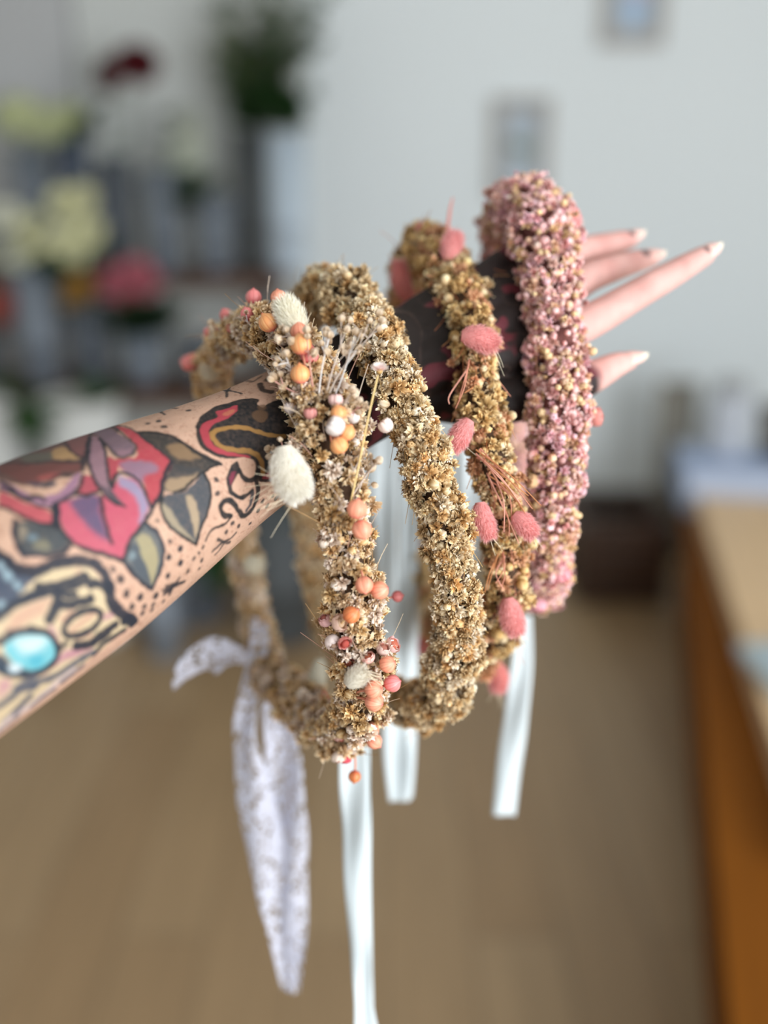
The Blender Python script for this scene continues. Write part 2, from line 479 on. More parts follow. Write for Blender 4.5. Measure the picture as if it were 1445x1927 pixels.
# tattoo design in forearm millimetres (along, around): kind, outline, ink, line width, softness, strength
TATTOO = [
    ('f', [8.8, 15.3, 13.8, 13.5, 20.0, 9.7, 21.4, 3.9, 17.5, 1.0, 10.6, 2.8, 4.0, 6.1, 5.7, 10.9], (74, 82, 86), 0.15, 0.80, 1.00),
    ('f', [8.6, 14.4, 10.8, 12.4, 7.7, 10.0, 5.6, 10.0], (150, 135, 115), 0.15, 1.00, 1.00),
    ('f', [9.2, 10.3, 11.9, 9.5, 11.1, 8.0, 8.4, 8.3], (120, 140, 150), 0.15, 1.00, 1.00),
    ('f', [9.3, 7.4, 12.9, 7.2, 14.1, 4.8, 12.2, 3.4, 8.8, 5.4], (135, 128, 105), 0.15, 1.00, 1.00),
    ('s', [8.8, 15.9, 5.3, 11.6, 3.4, 6.0], (48, 52, 64), 2.14, 0.50, 1.00),
    ('s', [3.6, 6.3, 10.3, 2.5, 16.6, 0.6, 20.5, 2.0], (48, 52, 64), 1.45, 0.50, 1.00),
    ('f', [74.7, 30.9, 78.4, 29.5, 82.4, 25.0, 85.5, 19.0, 87.7, 13.4, 90.4, 7.9, 95.4, 1.1, 91.5, 1.5, 87.1, 1.2, 81.7, 3.3, 77.4, 6.5, 76.2, 10.8, 75.1, 15.3, 73.9, 21.7, 73.7, 27.1], (68, 64, 60), 0.15, 0.50, 1.00),
    ('f', [79.7, 18.8, 86.0, 17.2, 87.7, 10.6, 88.9, 7.7, 83.3, 9.1, 79.4, 12.6], (150, 118, 84), 0.15, 1.20, 1.00),
    ('f', [75.8, 10.4, 81.3, 6.5, 87.1, 1.2, 80.3, 0.3, 74.8, -1.0, 69.9, -0.3, 66.7, 2.4, 67.2, 4.9, 72.0, 7.8], (72, 70, 70), 0.15, 0.60, 1.00),
    ('f', [69.6, 5.5, 75.0, 4.1, 81.1, 2.4, 83.7, 2.3, 76.4, -0.6, 70.7, -0.1, 67.5, 2.2], (172, 142, 108), 0.15, 0.90, 1.00),
    ('s', [74.9, 31.3, 79.6, 28.6, 83.9, 23.7, 86.5, 17.7, 88.4, 11.6, 91.7, 5.9, 95.6, 0.9], (42, 42, 44), 1.81, 0.50, 1.00),
    ('s', [95.6, 0.9, 91.0, 1.8, 86.4, 1.2, 79.8, 0.6, 74.9, -0.7, 69.4, -0.1], (42, 42, 44), 1.16, 0.40, 1.00),
    ('f', [86.1, 0.8, 85.7, -4.1, 83.6, -9.5, 80.1, -13.4, 75.1, -17.4, 71.5, -21.1, 69.1, -22.8, 66.0, -18.9, 62.0, -12.8, 60.1, -7.1, 61.0, -2.4, 63.7, 1.0, 68.7, -0.2, 74.5, -1.4, 81.4, -0.2], (78, 82, 88), 0.15, 0.50, 1.00),
    ('f', [62.3, -1.0, 64.2, -4.0, 64.7, -9.5, 67.0, -16.6, 69.0, -21.0, 64.2, -15.1, 60.8, -8.0, 60.7, -3.8], (172, 154, 124), 0.15, 0.90, 1.00),
    ('f', [74.0, -3.1, 76.2, -5.0, 75.5, -10.8, 74.1, -15.7, 69.8, -20.0, 70.9, -12.8, 72.2, -6.9], (184, 158, 124), 0.15, 0.90, 1.00),
    ('s', [69.1, -22.8, 65.1, -17.8, 61.6, -12.3, 59.8, -7.0, 60.8, -2.3, 63.7, 1.0], (42, 42, 44), 1.26, 0.40, 1.00),
    ('s', [86.3, 1.0, 85.7, -4.7, 83.4, -9.9, 79.4, -14.1, 74.1, -18.0, 69.1, -22.8], (42, 42, 44), 1.29, 0.40, 1.00),
    ('s', [74.9, 10.8, 67.1, 5.5, 63.3, 1.2, 57.2, -0.1], (42, 42, 44), 1.75, 0.50, 1.00),
    ('f', [51.5, -4.5, 54.3, -9.4, 54.3, -15.2, 51.6, -20.2, 47.1, -24.2, 43.4, -27.0, 40.3, -22.2, 37.4, -15.9, 36.6, -11.1, 41.1, -7.5, 46.5, -5.2], (98, 104, 106), 0.15, 0.50, 1.00),
    ('f', [45.5, -6.6, 49.4, -7.5, 51.3, -12.1, 50.1, -18.3, 45.8, -23.9, 44.0, -25.1, 44.0, -16.9, 44.1, -10.9], (174, 160, 118), 0.15, 0.90, 1.00),
    ('f', [39.9, -9.3, 44.0, -8.9, 43.8, -14.7, 43.5, -23.6, 39.2, -17.4], (84, 92, 100), 0.15, 0.90, 1.00),
    ('f', [39.5, -10.1, 41.9, -10.3, 41.2, -12.4, 38.8, -12.2], (125, 142, 148), 0.15, 0.70, 1.00),
    ('s', [51.5, -4.5, 54.3, -9.4, 54.3, -15.2, 51.6, -20.2, 47.1, -24.2, 43.4, -27.0], (48, 52, 64), 1.55, 0.40, 1.00),
    ('s', [43.4, -27.0, 40.3, -22.2, 37.4, -15.9, 36.6, -11.1], (48, 52, 64), 1.65, 0.40, 1.00),
    ('f', [12.1, 28.3, 14.3, 24.2, 16.3, 19.9, 19.6, 16.6, 22.0, 12.8, 19.9, 10.3, 16.4, 11.4, 13.2, 14.8, 10.8, 19.8, 8.1, 23.1], (206, 84, 94), 0.15, 0.50, 1.00),
    ('f', [22.4, 49.3, 30.8, 50.6, 42.0, 51.2, 49.6, 49.1, 59.0, 50.0, 68.4, 50.6, 75.1, 48.2, 71.0, 38.4, 57.3, 29.5, 43.1, 23.0, 37.9, 22.1, 30.8, 24.6, 20.9, 25.9, 15.4, 38.3], (112, 82, 76), 0.15, 0.80, 1.00),
    ('f', [33.5, 50.0, 37.3, 42.3, 41.6, 38.4, 37.4, 33.6, 32.9, 35.0, 29.6, 40.4], (112, 106, 94), 0.15, 0.90, 1.00),
    ('f', [41.0, 39.1, 46.3, 40.5, 45.9, 32.9, 45.6, 28.4, 40.4, 31.5, 38.7, 33.8], (192, 150, 98), 0.15, 0.90, 1.00),
    ('f', [23.4, 47.5, 30.1, 34.9, 37.0, 31.3, 44.6, 25.7, 41.1, 23.3, 34.4, 25.6, 25.5, 24.7, 20.6, 29.2, 19.4, 39.7], (126, 76, 70), 0.15, 0.90, 1.00),
    ('f', [27.8, 27.8, 32.6, 26.9, 35.2, 25.1, 30.4, 24.1, 27.0, 26.0], (168, 84, 78), 0.15, 0.80, 1.00),
    ('f', [22.5, 27.9, 26.8, 24.3, 30.8, 23.1, 28.9, 21.4, 23.9, 24.2], (84, 78, 92), 0.15, 0.90, 1.00),
    ('f', [15.8, 33.8, 18.3, 26.0, 21.8, 20.1, 29.5, 18.7, 36.0, 21.1, 41.5, 22.4, 36.6, 17.7, 29.3, 14.2, 22.7, 15.7, 18.5, 19.4, 15.0, 25.2, 13.3, 30.1], (168, 120, 146), 0.15, 0.60, 1.00),
    ('f', [51.7, 48.5, 58.5, 50.1, 63.3, 48.5, 53.6, 33.2, 47.5, 28.7, 47.0, 34.5], (138, 88, 86), 0.15, 0.70, 1.00),
    ('f', [72.6, 44.5, 73.8, 36.2, 74.0, 28.5, 74.5, 20.0, 76.7, 11.4, 70.4, 7.0, 64.0, 1.9, 58.6, -0.0, 58.5, 3.3, 60.5, 9.2, 59.8, 13.1, 56.3, 17.3, 57.3, 21.7, 64.8, 19.5, 68.8, 23.9, 69.9, 31.4], (196, 62, 76), 0.15, 0.45, 1.00),
    ('f', [57.4, 19.5, 63.6, 18.0, 69.7, 13.7, 68.9, 10.2, 62.8, 10.6, 58.6, 7.7, 56.8, 13.3], (156, 118, 138), 0.15, 1.30, 1.00),
    ('f', [64.0, 48.4, 70.3, 50.0, 68.4, 35.3, 68.9, 26.5, 66.3, 21.8, 60.4, 21.7, 58.7, 25.0, 60.6, 34.3], (130, 104, 116), 0.15, 0.70, 1.00),
    ('f', [60.0, 25.2, 64.4, 24.6, 66.5, 23.4, 60.8, 21.5], (160, 120, 132), 0.15, 0.90, 1.00),
    ('f', [41.2, 20.5, 44.2, 18.5, 43.1, 13.5, 38.3, 13.4, 35.1, 15.4], (190, 74, 90), 0.15, 0.40, 1.00),
    ('f', [55.9, 24.1, 56.9, 21.1, 54.8, 17.4, 49.8, 13.7, 51.2, 18.4], (190, 66, 80), 0.15, 0.40, 1.00),
    ('f', [25.1, 14.0, 31.5, 14.3, 38.1, 12.4, 42.0, 10.7, 38.7, 5.8, 36.5, -0.1, 35.4, -6.7, 35.9, -10.7, 31.0, -6.0, 25.5, -2.1, 22.2, 2.6, 22.0, 7.4], (210, 84, 108), 0.15, 0.45, 1.00),
    ('f', [30.1, 13.8, 35.9, 13.9, 41.6, 10.9, 38.4, 7.0, 36.3, 2.0, 34.9, -3.1, 31.9, 0.1, 30.0, 5.3, 29.7, 9.9], (108, 88, 120), 0.15, 1.60, 1.00),
    ('f', [42.4, 10.5, 48.2, 12.4, 53.7, 14.0, 57.6, 11.1, 58.1, 6.2, 56.7, 0.9, 51.9, -3.1, 46.8, -4.8, 42.3, -6.6, 36.4, -11.0, 34.7, -5.9, 36.1, 0.1, 38.3, 6.0], (208, 78, 104), 0.15, 0.45, 1.00),
    ('f', [53.6, 14.7, 56.6, 11.5, 58.1, 6.2, 56.7, 1.4, 53.4, -1.8, 49.1, -3.8, 53.3, 2.4, 53.1, 7.9, 51.2, 11.6], (160, 146, 176), 0.15, 1.20, 1.00),
    ('f', [58.3, 40.7, 60.9, 37.4, 56.6, 27.0, 50.4, 18.1, 47.2, 11.1, 47.4, 4.6, 44.7, 7.3, 43.6, 12.7, 44.9, 19.4, 49.1, 27.7], (158, 118, 130), 0.15, 0.50, 1.00),
    ('f', [45.1, 13.7, 46.7, 11.3, 47.6, 4.7, 45.1, 7.1], (84, 78, 84), 0.15, 0.80, 1.00),
    ('s', [74.2, 48.5, 74.5, 41.3, 74.3, 30.7, 75.0, 20.6, 76.7, 11.4], (52, 52, 58), 1.21, 0.40, 0.80),
    ('s', [76.7, 11.4, 68.8, 6.6, 64.8, 2.6, 58.3, -0.4, 53.9, -3.0], (52, 52, 58), 1.68, 0.40, 1.00),
    ('s', [53.9, -3.0, 48.0, -4.9, 42.3, -6.6, 36.4, -11.0], (52, 52, 58), 1.40, 0.40, 1.00),
    ('s', [36.2, -11.3, 30.7, -6.3, 26.1, -2.8, 22.6, 1.0, 21.0, 5.4, 22.1, 10.3, 24.7, 14.2], (52, 52, 58), 1.60, 0.40, 1.00),
    ('s', [25.0, 15.1, 20.1, 9.2], (48, 52, 64), 2.79, 0.50, 1.00),
    ('s', [42.0, 10.7, 38.7, 5.8, 36.6, 0.9, 35.3, -4.2], (52, 52, 58), 1.50, 0.45, 1.00),
    ('s', [58.3, 40.7, 49.1, 27.7, 44.9, 19.4, 43.6, 12.7, 44.7, 7.3, 47.6, 4.4], (52, 52, 58), 1.41, 0.40, 1.00),
    ('s', [60.9, 37.4, 56.6, 27.0, 50.6, 18.0, 47.8, 12.0], (52, 52, 58), 1.30, 0.40, 1.00),
    ('s', [34.5, 15.1, 37.7, 13.4, 42.4, 12.7], (52, 52, 58), 1.50, 0.40, 1.00),
    ('s', [47.8, 12.0, 52.3, 15.3, 56.1, 15.4, 58.8, 11.1, 58.9, 6.4, 57.2, 0.7], (52, 52, 58), 1.41, 0.45, 1.00),
    ('s', [60.5, 35.9, 58.7, 25.0, 60.1, 21.4, 65.6, 21.4, 69.0, 24.7, 69.3, 33.1, 72.6, 49.0], (52, 52, 58), 1.32, 0.50, 0.85),
    ('s', [51.1, 47.5, 46.5, 33.7, 47.6, 28.1], (52, 52, 58), 1.18, 0.50, 0.80),
    ('s', [63.5, 48.4, 53.6, 33.2, 47.4, 27.8, 43.1, 23.0], (52, 52, 58), 1.82, 0.60, 0.80),
    ('s', [24.5, 48.8, 28.4, 38.4, 37.4, 32.0, 45.7, 26.3], (52, 52, 58), 1.41, 0.60, 0.80),
    ('s', [15.4, 33.1, 16.1, 26.6, 17.1, 22.3, 21.8, 20.1, 22.7, 18.5], (52, 52, 58), 1.72, 0.60, 1.00),
    ('s', [12.9, 29.5, 15.4, 25.0, 17.4, 20.0, 20.5, 16.5, 23.6, 14.1], (52, 52, 58), 1.23, 0.50, 1.00),
    ('s', [8.1, 23.1, 10.7, 19.0, 13.5, 14.4, 16.6, 11.0, 20.1, 9.2], (52, 52, 58), 1.34, 0.50, 1.00),
    ('s', [25.7, 15.3, 31.4, 15.5, 37.5, 17.3, 41.5, 21.0], (52, 52, 58), 1.25, 0.50, 1.00),
    ('s', [26.2, 22.9, 33.2, 24.7, 38.3, 22.6], (52, 52, 58), 1.38, 0.70, 0.70),
    ('f', [-18.4, -5.1, -7.8, -3.5, 1.7, -1.5, 10.3, -1.1, 17.5, -3.5, 23.1, -7.0, 24.7, -12.8, 24.3, -19.3, 25.6, -25.4, 31.3, -35.0, 23.4, -36.5, 12.1, -38.0, -1.3, -37.1, -16.1, -38.2, -30.4, -39.3, -34.2, -35.2], (222, 196, 152), 0.15, 0.60, 1.00),
    ('s', [-11.4, -8.4, -3.4, -8.5, 3.1, -9.4], (206, 140, 120), 2.12, 1.30, 0.60),
    ('s', [-14.7, -10.1, -7.4, -10.3, -0.5, -10.7], (206, 140, 120), 2.12, 1.30, 0.60),
    ('s', [9.6, -4.3, 14.6, -4.4, 18.3, -5.6], (206, 140, 120), 2.17, 1.30, 0.60),
    ('s', [6.6, -21.2, 12.1, -20.9, 17.4, -20.9], (206, 140, 120), 2.20, 1.30, 0.60),
    ('s', [4.5, -16.3, 9.3, -16.1], (206, 140, 120), 2.17, 1.30, 0.60),
    ('s', [7.5, -24.9, 12.7, -27.1], (206, 140, 120), 2.22, 1.30, 0.60),
    ('s', [-8.9, -28.2, -0.6, -27.7, 7.0, -30.2], (196, 132, 148), 2.80, 1.40, 0.75),
    ('s', [-4.2, -28.0, 3.6, -29.5, 11.3, -32.8], (196, 132, 148), 2.82, 1.40, 0.75),
    ('s', [-0.6, -17.3, -0.7, -21.9], (196, 132, 148), 2.75, 1.40, 0.75),
    ('s', [-25.4, -22.6, -22.9, -24.2], (196, 132, 148), 2.69, 1.40, 0.75),
    ('s', [-26.6, -25.3, -23.8, -25.1], (196, 132, 148), 2.69, 1.40, 0.75),
    ('s', [20.9, -24.6, 23.7, -25.3], (196, 132, 148), 2.86, 1.40, 0.75),
    ('f', [-5.0, 10.5, -2.3, 6.2, -0.2, 2.3, 4.1, -0.5, 7.9, -1.3, 1.5, -1.9, -3.2, -3.1, 1.8, -5.0, 5.3, -7.9, -2.0, -6.6, -8.4, -5.7, -17.7, -5.4], (66, 80, 100), 0.15, 0.70, 1.00),
    ('f', [-4.5, -3.3, 2.0, -2.5, 9.5, -2.1, 18.7, -5.0, 13.1, -6.3, 6.6, -4.6, 1.7, -3.7], (222, 196, 150), 0.15, 0.90, 1.00),
    ('s', [-4.9, 2.9], (150, 176, 186), 3.28, 0.90, 1.00),
    ('s', [-4.0, -0.9], (150, 176, 186), 2.73, 0.90, 1.00),
    ('s', [-5.4, 5.9], (150, 176, 186), 2.54, 0.90, 1.00),
    ('s', [-12.7, -4.1], (150, 176, 186), 3.80, 0.90, 1.00),
    ('s', [-4.4, 11.2, -2.0, 6.5, -0.6, 3.1, 4.9, -0.2, 12.1, -0.9, 20.0, -3.3, 25.4, -7.1, 26.8, -12.0, 26.1, -16.9], (48, 52, 64), 3.59, 0.55, 1.00),
    ('s', [26.7, -15.7, 25.1, -20.8, 27.5, -27.1, 32.6, -35.8], (48, 52, 64), 4.50, 0.55, 1.00),
    ('s', [28.5, -31.5, 31.1, -31.8, 32.6, -36.2], (48, 52, 64), 3.95, 0.50, 1.00),
    ('s', [20.0, -11.8, 22.9, -12.8, 25.7, -16.6], (48, 52, 64), 3.18, 0.50, 1.00),
    ('s', [-17.7, -5.4, -11.2, -5.2, -6.3, -5.0, 0.1, -5.9, 2.6, -6.2], (48, 52, 64), 2.69, 0.60, 1.00),
    ('s', [2.5, -4.9, 7.4, -7.3, 12.9, -8.4, 19.4, -9.1], (48, 52, 64), 4.06, 0.50, 1.00),
    ('s', [7.0, -7.8, 9.3, -10.4, 13.4, -12.0], (48, 52, 64), 2.17, 0.50, 1.00),
    ('s', [5.9, -12.1, 10.9, -14.1, 18.1, -16.0], (48, 52, 64), 3.14, 0.50, 1.00),
    ('s', [7.9, -8.2, 5.1, -11.7, 0.1, -14.0], (48, 52, 64), 3.57, 0.50, 1.00),
    ('s', [19.1, -21.9, 18.8, -23.5, 17.4, -24.8, 15.0, -25.5, 12.1, -25.6, 9.0, -24.9, 6.4, -23.8, 4.5, -22.3, 3.6, -20.8, 4.0, -19.4, 5.5, -18.3, 7.9, -17.7, 10.7, -17.6, 13.7, -18.1, 16.3, -19.0, 18.2, -20.4, 19.1, -21.9], (48, 52, 64), 2.57, 0.45, 1.00),
    ('s', [6.0, -27.4, 10.7, -30.1, 16.2, -30.1, 24.2, -30.3], (48, 52, 64), 3.47, 0.50, 1.00),
    ('s', [11.6, -31.7, 16.4, -32.2, 20.7, -32.5], (48, 52, 64), 1.76, 0.50, 1.00),
    ('s', [13.0, -37.2, 16.6, -35.0, 22.2, -35.4, 28.0, -35.9], (48, 52, 64), 2.66, 0.50, 1.00),
    ('f', [-17.6, -12.8, -12.3, -12.9, -6.1, -15.2, -2.2, -19.2, -1.5, -24.0, -3.9, -27.2, -8.9, -28.2, -13.8, -24.9, -17.9, -19.6, -19.0, -15.9], (104, 196, 208), 0.15, 0.60, 1.00),
    ('f', [-14.8, -14.2, -10.1, -14.5, -5.4, -16.9, -3.8, -20.1, -8.0, -20.6, -13.5, -18.4], (202, 222, 220), 0.15, 2.20, 1.00),
    ('f', [-12.1, -21.0, -7.4, -22.9, -9.1, -25.9, -12.9, -24.0], (70, 180, 200), 0.15, 1.50, 1.00),
    ('s', [-20.0, -11.6, -15.8, -11.6, -9.2, -13.0, -4.2, -15.8, -1.3, -19.7, -1.0, -24.3, -4.1, -27.6, -9.3, -27.9, -15.7, -25.3, -20.8, -22.0, -23.8, -17.7], (48, 52, 64), 2.37, 0.55, 1.00),
    ('f', [-22.6, -14.0, -19.8, -15.4, -19.0, -18.5, -17.5, -20.7, -13.4, -25.2, -17.6, -24.6, -21.7, -21.5, -25.2, -18.2], (46, 66, 84), 0.15, 0.70, 1.00),
    ('f', [-20.1, -19.7, -17.6, -20.0, -15.9, -22.1, -17.5, -23.1, -20.0, -21.5], (206, 222, 226), 0.15, 0.70, 1.00),
    ('s', [-1.0, -24.3, 1.1, -24.6, 2.4, -24.3], (48, 52, 64), 2.30, 0.60, 1.00),
    ('s', [-28.3, -29.5, -22.8, -29.5, -18.3, -29.4, -13.8, -31.7], (74, 84, 104), 3.09, 0.90, 0.90),
    ('s', [-14.8, -30.9, -10.9, -31.5, -3.9, -33.9, 5.0, -34.4, 12.2, -35.6], (74, 84, 104), 3.18, 0.90, 0.90),
    ('s', [-28.0, -37.8, -23.3, -36.3, -16.8, -34.4], (74, 84, 104), 3.13, 0.90, 0.90),
    ('s', [-20.6, -27.7, -16.7, -27.7, -12.9, -28.2], (74, 84, 104), 3.09, 0.90, 0.90),
    ('s', [-30.4, -39.3, -24.6, -38.1, -16.2, -39.7, -7.3, -38.3, 2.3, -37.4], (222, 200, 196), 3.78, 1.20, 0.80),
    ('s', [-30.6, -41.8, -27.2, -42.4, -22.6, -41.2], (84, 90, 106), 2.55, 0.80, 0.80),
    ('s', [-16.3, -41.0, -11.5, -40.1, -6.2, -40.7], (84, 90, 106), 2.59, 0.80, 0.80),
    ('s', [-2.6, -39.5, 2.3, -39.4, 7.2, -38.9], (84, 90, 106), 2.63, 0.80, 0.80),
    ('s', [-23.5, -37.7, -20.5, -36.8], (84, 90, 106), 2.54, 0.80, 0.80),
    ('f', [132.4, 24.1, 127.6, 28.4, 120.5, 30.0, 113.2, 30.9, 104.9, 28.3, 98.9, 24.3, 93.9, 18.0, 92.2, 12.3, 93.6, 7.7, 97.1, 3.6, 102.0, 0.4, 107.9, -2.1, 110.7, -5.1, 110.9, -9.0, 109.3, -14.3, 111.1, -17.9, 117.9, -21.5, 131.7, -27.1, 141.2, -25.8, 159.3, 16.6, 151.4, 17.8, 143.1, 18.2, 134.6, 18.6, 131.2, 17.8, 129.9, 21.2], (40, 40, 42), 0.15, 0.45, 1.00),
    ('s', [126.8, 13.7], (118, 86, 60), 7.90, 0.80, 0.90),
    ('s', [130.7, 18.1], (118, 86, 60), 4.22, 0.80, 0.80),
    ('f', [111.0, 27.1, 115.5, 26.4, 121.7, 25.7, 118.8, 22.4, 114.0, 20.3, 109.7, 19.9, 104.9, 19.8, 101.0, 17.6, 98.7, 13.8, 98.4, 9.6, 100.7, 5.9, 105.1, 1.8, 109.6, -1.7, 110.1, -3.4, 104.7, 0.1, 99.3, 3.8, 95.9, 8.0, 94.6, 12.9, 96.1, 17.6, 99.7, 21.8, 104.0, 23.3, 109.2, 23.2], (192, 58, 72), 0.15, 0.40, 1.00),
    ('f', [112.7, 24.3, 118.2, 24.5, 117.4, 22.3, 113.5, 21.5], (206, 110, 80), 0.15, 0.70, 1.00),
    ('s', [131.6, -3.2, 122.9, 3.3, 118.0, 9.5, 113.4, 13.3, 107.9, 15.5, 103.6, 16.1, 100.4, 14.9, 99.9, 11.7, 101.0, 7.4, 105.4, 3.4, 111.6, -0.7, 114.3, -5.4, 114.1, -10.3, 113.0, -13.8], (178, 128, 58), 2.39, 0.45, 1.00),
    ('f', [112.0, -15.3, 116.6, -15.4, 122.2, -17.7, 119.7, -20.6, 112.8, -17.3], (170, 52, 66), 0.15, 0.50, 1.00),
    ('f', [103.5, -2.1, 99.0, -2.3, 95.3, -5.5, 93.4, -8.8, 93.1, -13.0, 95.3, -16.6, 98.9, -19.3, 98.2, -17.1, 95.5, -13.5, 95.9, -10.2, 99.5, -7.8, 102.6, -6.3], (40, 40, 42), 0.15, 0.40, 1.00),
    ('f', [98.3, -5.2, 100.3, -5.7, 97.8, -8.1, 95.1, -9.8, 95.8, -7.0], (140, 48, 72), 0.15, 0.60, 1.00),
    ('s', [102.2, -6.1, 102.4, -9.4, 104.7, -12.5, 108.0, -13.5, 110.5, -11.6], (42, 42, 44), 2.38, 0.40, 1.00),
    ('s', [94.9, -14.1, 96.8, -16.9, 100.7, -18.7, 104.7, -18.3], (42, 42, 44), 1.98, 0.40, 1.00),
    ('s', [108.6, -13.9, 107.6, -20.2, 104.7, -25.5, 101.1, -28.0, 96.9, -27.3, 94.8, -23.3, 93.6, -19.1, 91.7, -15.3, 88.8, -14.2, 86.3, -15.8, 86.6, -19.7, 89.9, -22.5], (42, 42, 44), 2.37, 0.40, 1.00),
    ('s', [104.6, -19.6, 101.9, -24.1, 98.8, -25.8], (78, 74, 78), 1.87, 0.60, 1.00),
    ('s', [89.6, -22.0, 88.0, -23.9, 83.9, -23.4, 79.4, -22.2, 76.5, -22.8, 74.3, -24.8], (42, 42, 44), 1.24, 0.35, 1.00),
    ('s', [90.0, -4.2], (56, 52, 54), 2.71, 0.35, 0.92),
    ('s', [87.4, -9.5], (56, 52, 54), 2.58, 0.35, 0.92),
    ('s', [90.1, -26.4], (56, 52, 54), 2.63, 0.35, 0.92),
    ('s', [93.4, -30.8], (56, 52, 54), 2.53, 0.35, 0.92),
    ('s', [85.9, -28.4], (56, 52, 54), 2.49, 0.35, 0.92),
    ('s', [100.8, -35.7], (56, 52, 54), 2.16, 0.35, 0.92),
    ('s', [105.6, -31.4], (56, 52, 54), 2.70, 0.35, 0.92),
    ('s', [108.9, -27.8], (56, 52, 54), 2.56, 0.35, 0.92),
    ('s', [111.5, -33.2], (56, 52, 54), 2.59, 0.35, 0.92),
    ('s', [117.6, -32.8], (56, 52, 54), 3.15, 0.35, 0.92),
    ('s', [115.3, -29.5], (56, 52, 54), 2.18, 0.35, 0.92),
    ('s', [70.9, -32.4], (56, 52, 54), 2.34, 0.35, 0.92),
    ('s', [68.9, -36.4], (56, 52, 54), 1.83, 0.35, 0.92),
    ('s', [62.7, -32.2], (56, 52, 54), 2.06, 0.35, 0.92),
    ('s', [59.2, -25.5], (56, 52, 54), 2.78, 0.35, 0.92),
    ('s', [61.1, -19.8], (56, 52, 54), 2.76, 0.35, 0.92),
    ('s', [55.0, -20.0], (56, 52, 54), 2.12, 0.35, 0.92),
    ('s', [52.3, -26.6], (56, 52, 54), 2.39, 0.35, 0.92),
    ('s', [57.9, -15.0], (56, 52, 54), 1.87, 0.35, 0.92),
    ('s', [44.6, -31.0], (56, 52, 54), 2.38, 0.35, 0.92),
    ('s', [37.7, -26.4], (56, 52, 54), 2.46, 0.35, 0.92),
    ('s', [56.6, -6.0], (56, 52, 54), 1.37, 0.35, 0.92),
    ('s', [82.4, 35.8], (56, 52, 54), 2.35, 0.35, 0.92),
    ('s', [87.2, 35.0], (56, 52, 54), 2.75, 0.35, 0.92),
    ('s', [85.9, 29.3], (56, 52, 54), 2.60, 0.35, 0.92),
    ('s', [102.5, 35.8], (56, 52, 54), 2.67, 0.35, 0.92),
    ('s', [117.3, 51.2], (56, 52, 54), 2.50, 0.35, 0.92),
    ('s', [101.5, 49.8], (56, 52, 54), 1.91, 0.35, 0.92),
    ('s', [72.5, -26.4], (56, 52, 54), 1.81, 0.35, 0.92),
    ('s', [69.7, -27.6], (56, 52, 54), 1.68, 0.35, 0.92),
    ('s', [66.6, -28.3], (56, 52, 54), 1.67, 0.35, 0.92),
    ('s', [110.1, 50.1], (56, 52, 54), 1.79, 0.35, 0.92),
    ('s', [111.4, 49.5], (56, 52, 54), 1.79, 0.35, 0.92),
    ('s', [124.6, 52.1, 127.2, 50.6, 127.6, 43.9], (56, 54, 56), 1.54, 0.35, 0.92),
    ('s', [127.7, 50.4, 127.6, 43.9], (56, 54, 56), 1.54, 0.35, 0.92),
    ('s', [133.8, 51.9, 127.6, 43.7], (56, 54, 56), 1.54, 0.35, 0.92),
    ('s', [127.6, 43.9, 128.2, 38.0, 129.1, 33.4], (56, 54, 56), 1.53, 0.35, 0.92),
    ('s', [122.6, 35.9, 126.9, 42.9], (56, 54, 56), 1.52, 0.35, 0.92),
    ('s', [89.5, 50.7, 92.2, 49.5, 95.0, 48.2], (56, 54, 56), 1.49, 0.35, 0.92),
    ('s', [95.2, 48.3, 95.0, 48.2], (56, 54, 56), 1.49, 0.35, 0.92),
    ('s', [101.0, 43.4, 100.2, 50.2, 95.0, 48.2], (56, 54, 56), 1.49, 0.35, 0.92),
    ('s', [93.0, 40.0, 95.2, 48.1], (56, 54, 56), 1.48, 0.35, 0.92),
    ('s', [91.0, 49.9, 94.7, 48.3], (56, 54, 56), 1.49, 0.35, 0.92),
    ('s', [91.3, -33.8, 87.8, -34.0, 83.2, -32.4, 77.2, -32.5], (56, 54, 56), 1.46, 0.35, 0.92),
    ('s', [80.5, -28.6, 87.9, -37.0], (56, 54, 56), 1.46, 0.35, 0.92),
    ('s', [83.9, -33.9, 79.0, -36.4], (56, 54, 56), 1.46, 0.35, 0.92),
    ('s', [57.7, -31.8, 54.6, -33.3, 48.7, -33.0], (56, 54, 56), 1.41, 0.35, 0.92),
    ('s', [50.4, -30.4, 54.6, -33.0, 60.3, -36.3], (56, 54, 56), 1.41, 0.35, 0.92),
    ('s', [54.2, -34.0, 52.0, -35.0], (56, 54, 56), 1.41, 0.35, 0.92),
    ('s', [127.2, 43.2], (56, 54, 56), 3.60, 0.50, 0.90),
    ('s', [95.0, 48.2], (56, 54, 56), 3.36, 0.50, 0.90),
    ('s', [140.8, 35.5, 138.1, 29.5, 140.4, 25.5], (42, 42, 44), 2.92, 0.60, 0.90),
    ('s', [141.9, 52.3, 140.0, 41.6, 146.5, 44.4], (42, 42, 44), 1.70, 0.80, 0.70),
    ('s', [145.2, 36.2, 149.7, 36.5, 154.4, 32.5], (42, 42, 44), 3.66, 0.80, 0.85),
    ('s', [31.9, -16.0], (56, 54, 60), 3.23, 0.35, 0.92),
    ('s', [32.2, -22.0], (56, 54, 60), 3.13, 0.35, 0.92),
    ('s', [37.5, -26.5], (56, 54, 60), 3.05, 0.35, 0.92),
    ('s', [44.7, -31.2], (56, 54, 60), 2.85, 0.35, 0.92),
    ('s', [32.8, -28.0], (56, 54, 60), 2.79, 0.35, 0.92),
    ('s', [38.4, -31.8], (56, 54, 60), 2.83, 0.35, 0.92),
    ('s', [42.8, -34.5], (56, 54, 60), 2.47, 0.35, 0.92),
    ('s', [48.5, -37.7], (56, 54, 60), 2.24, 0.35, 0.92),
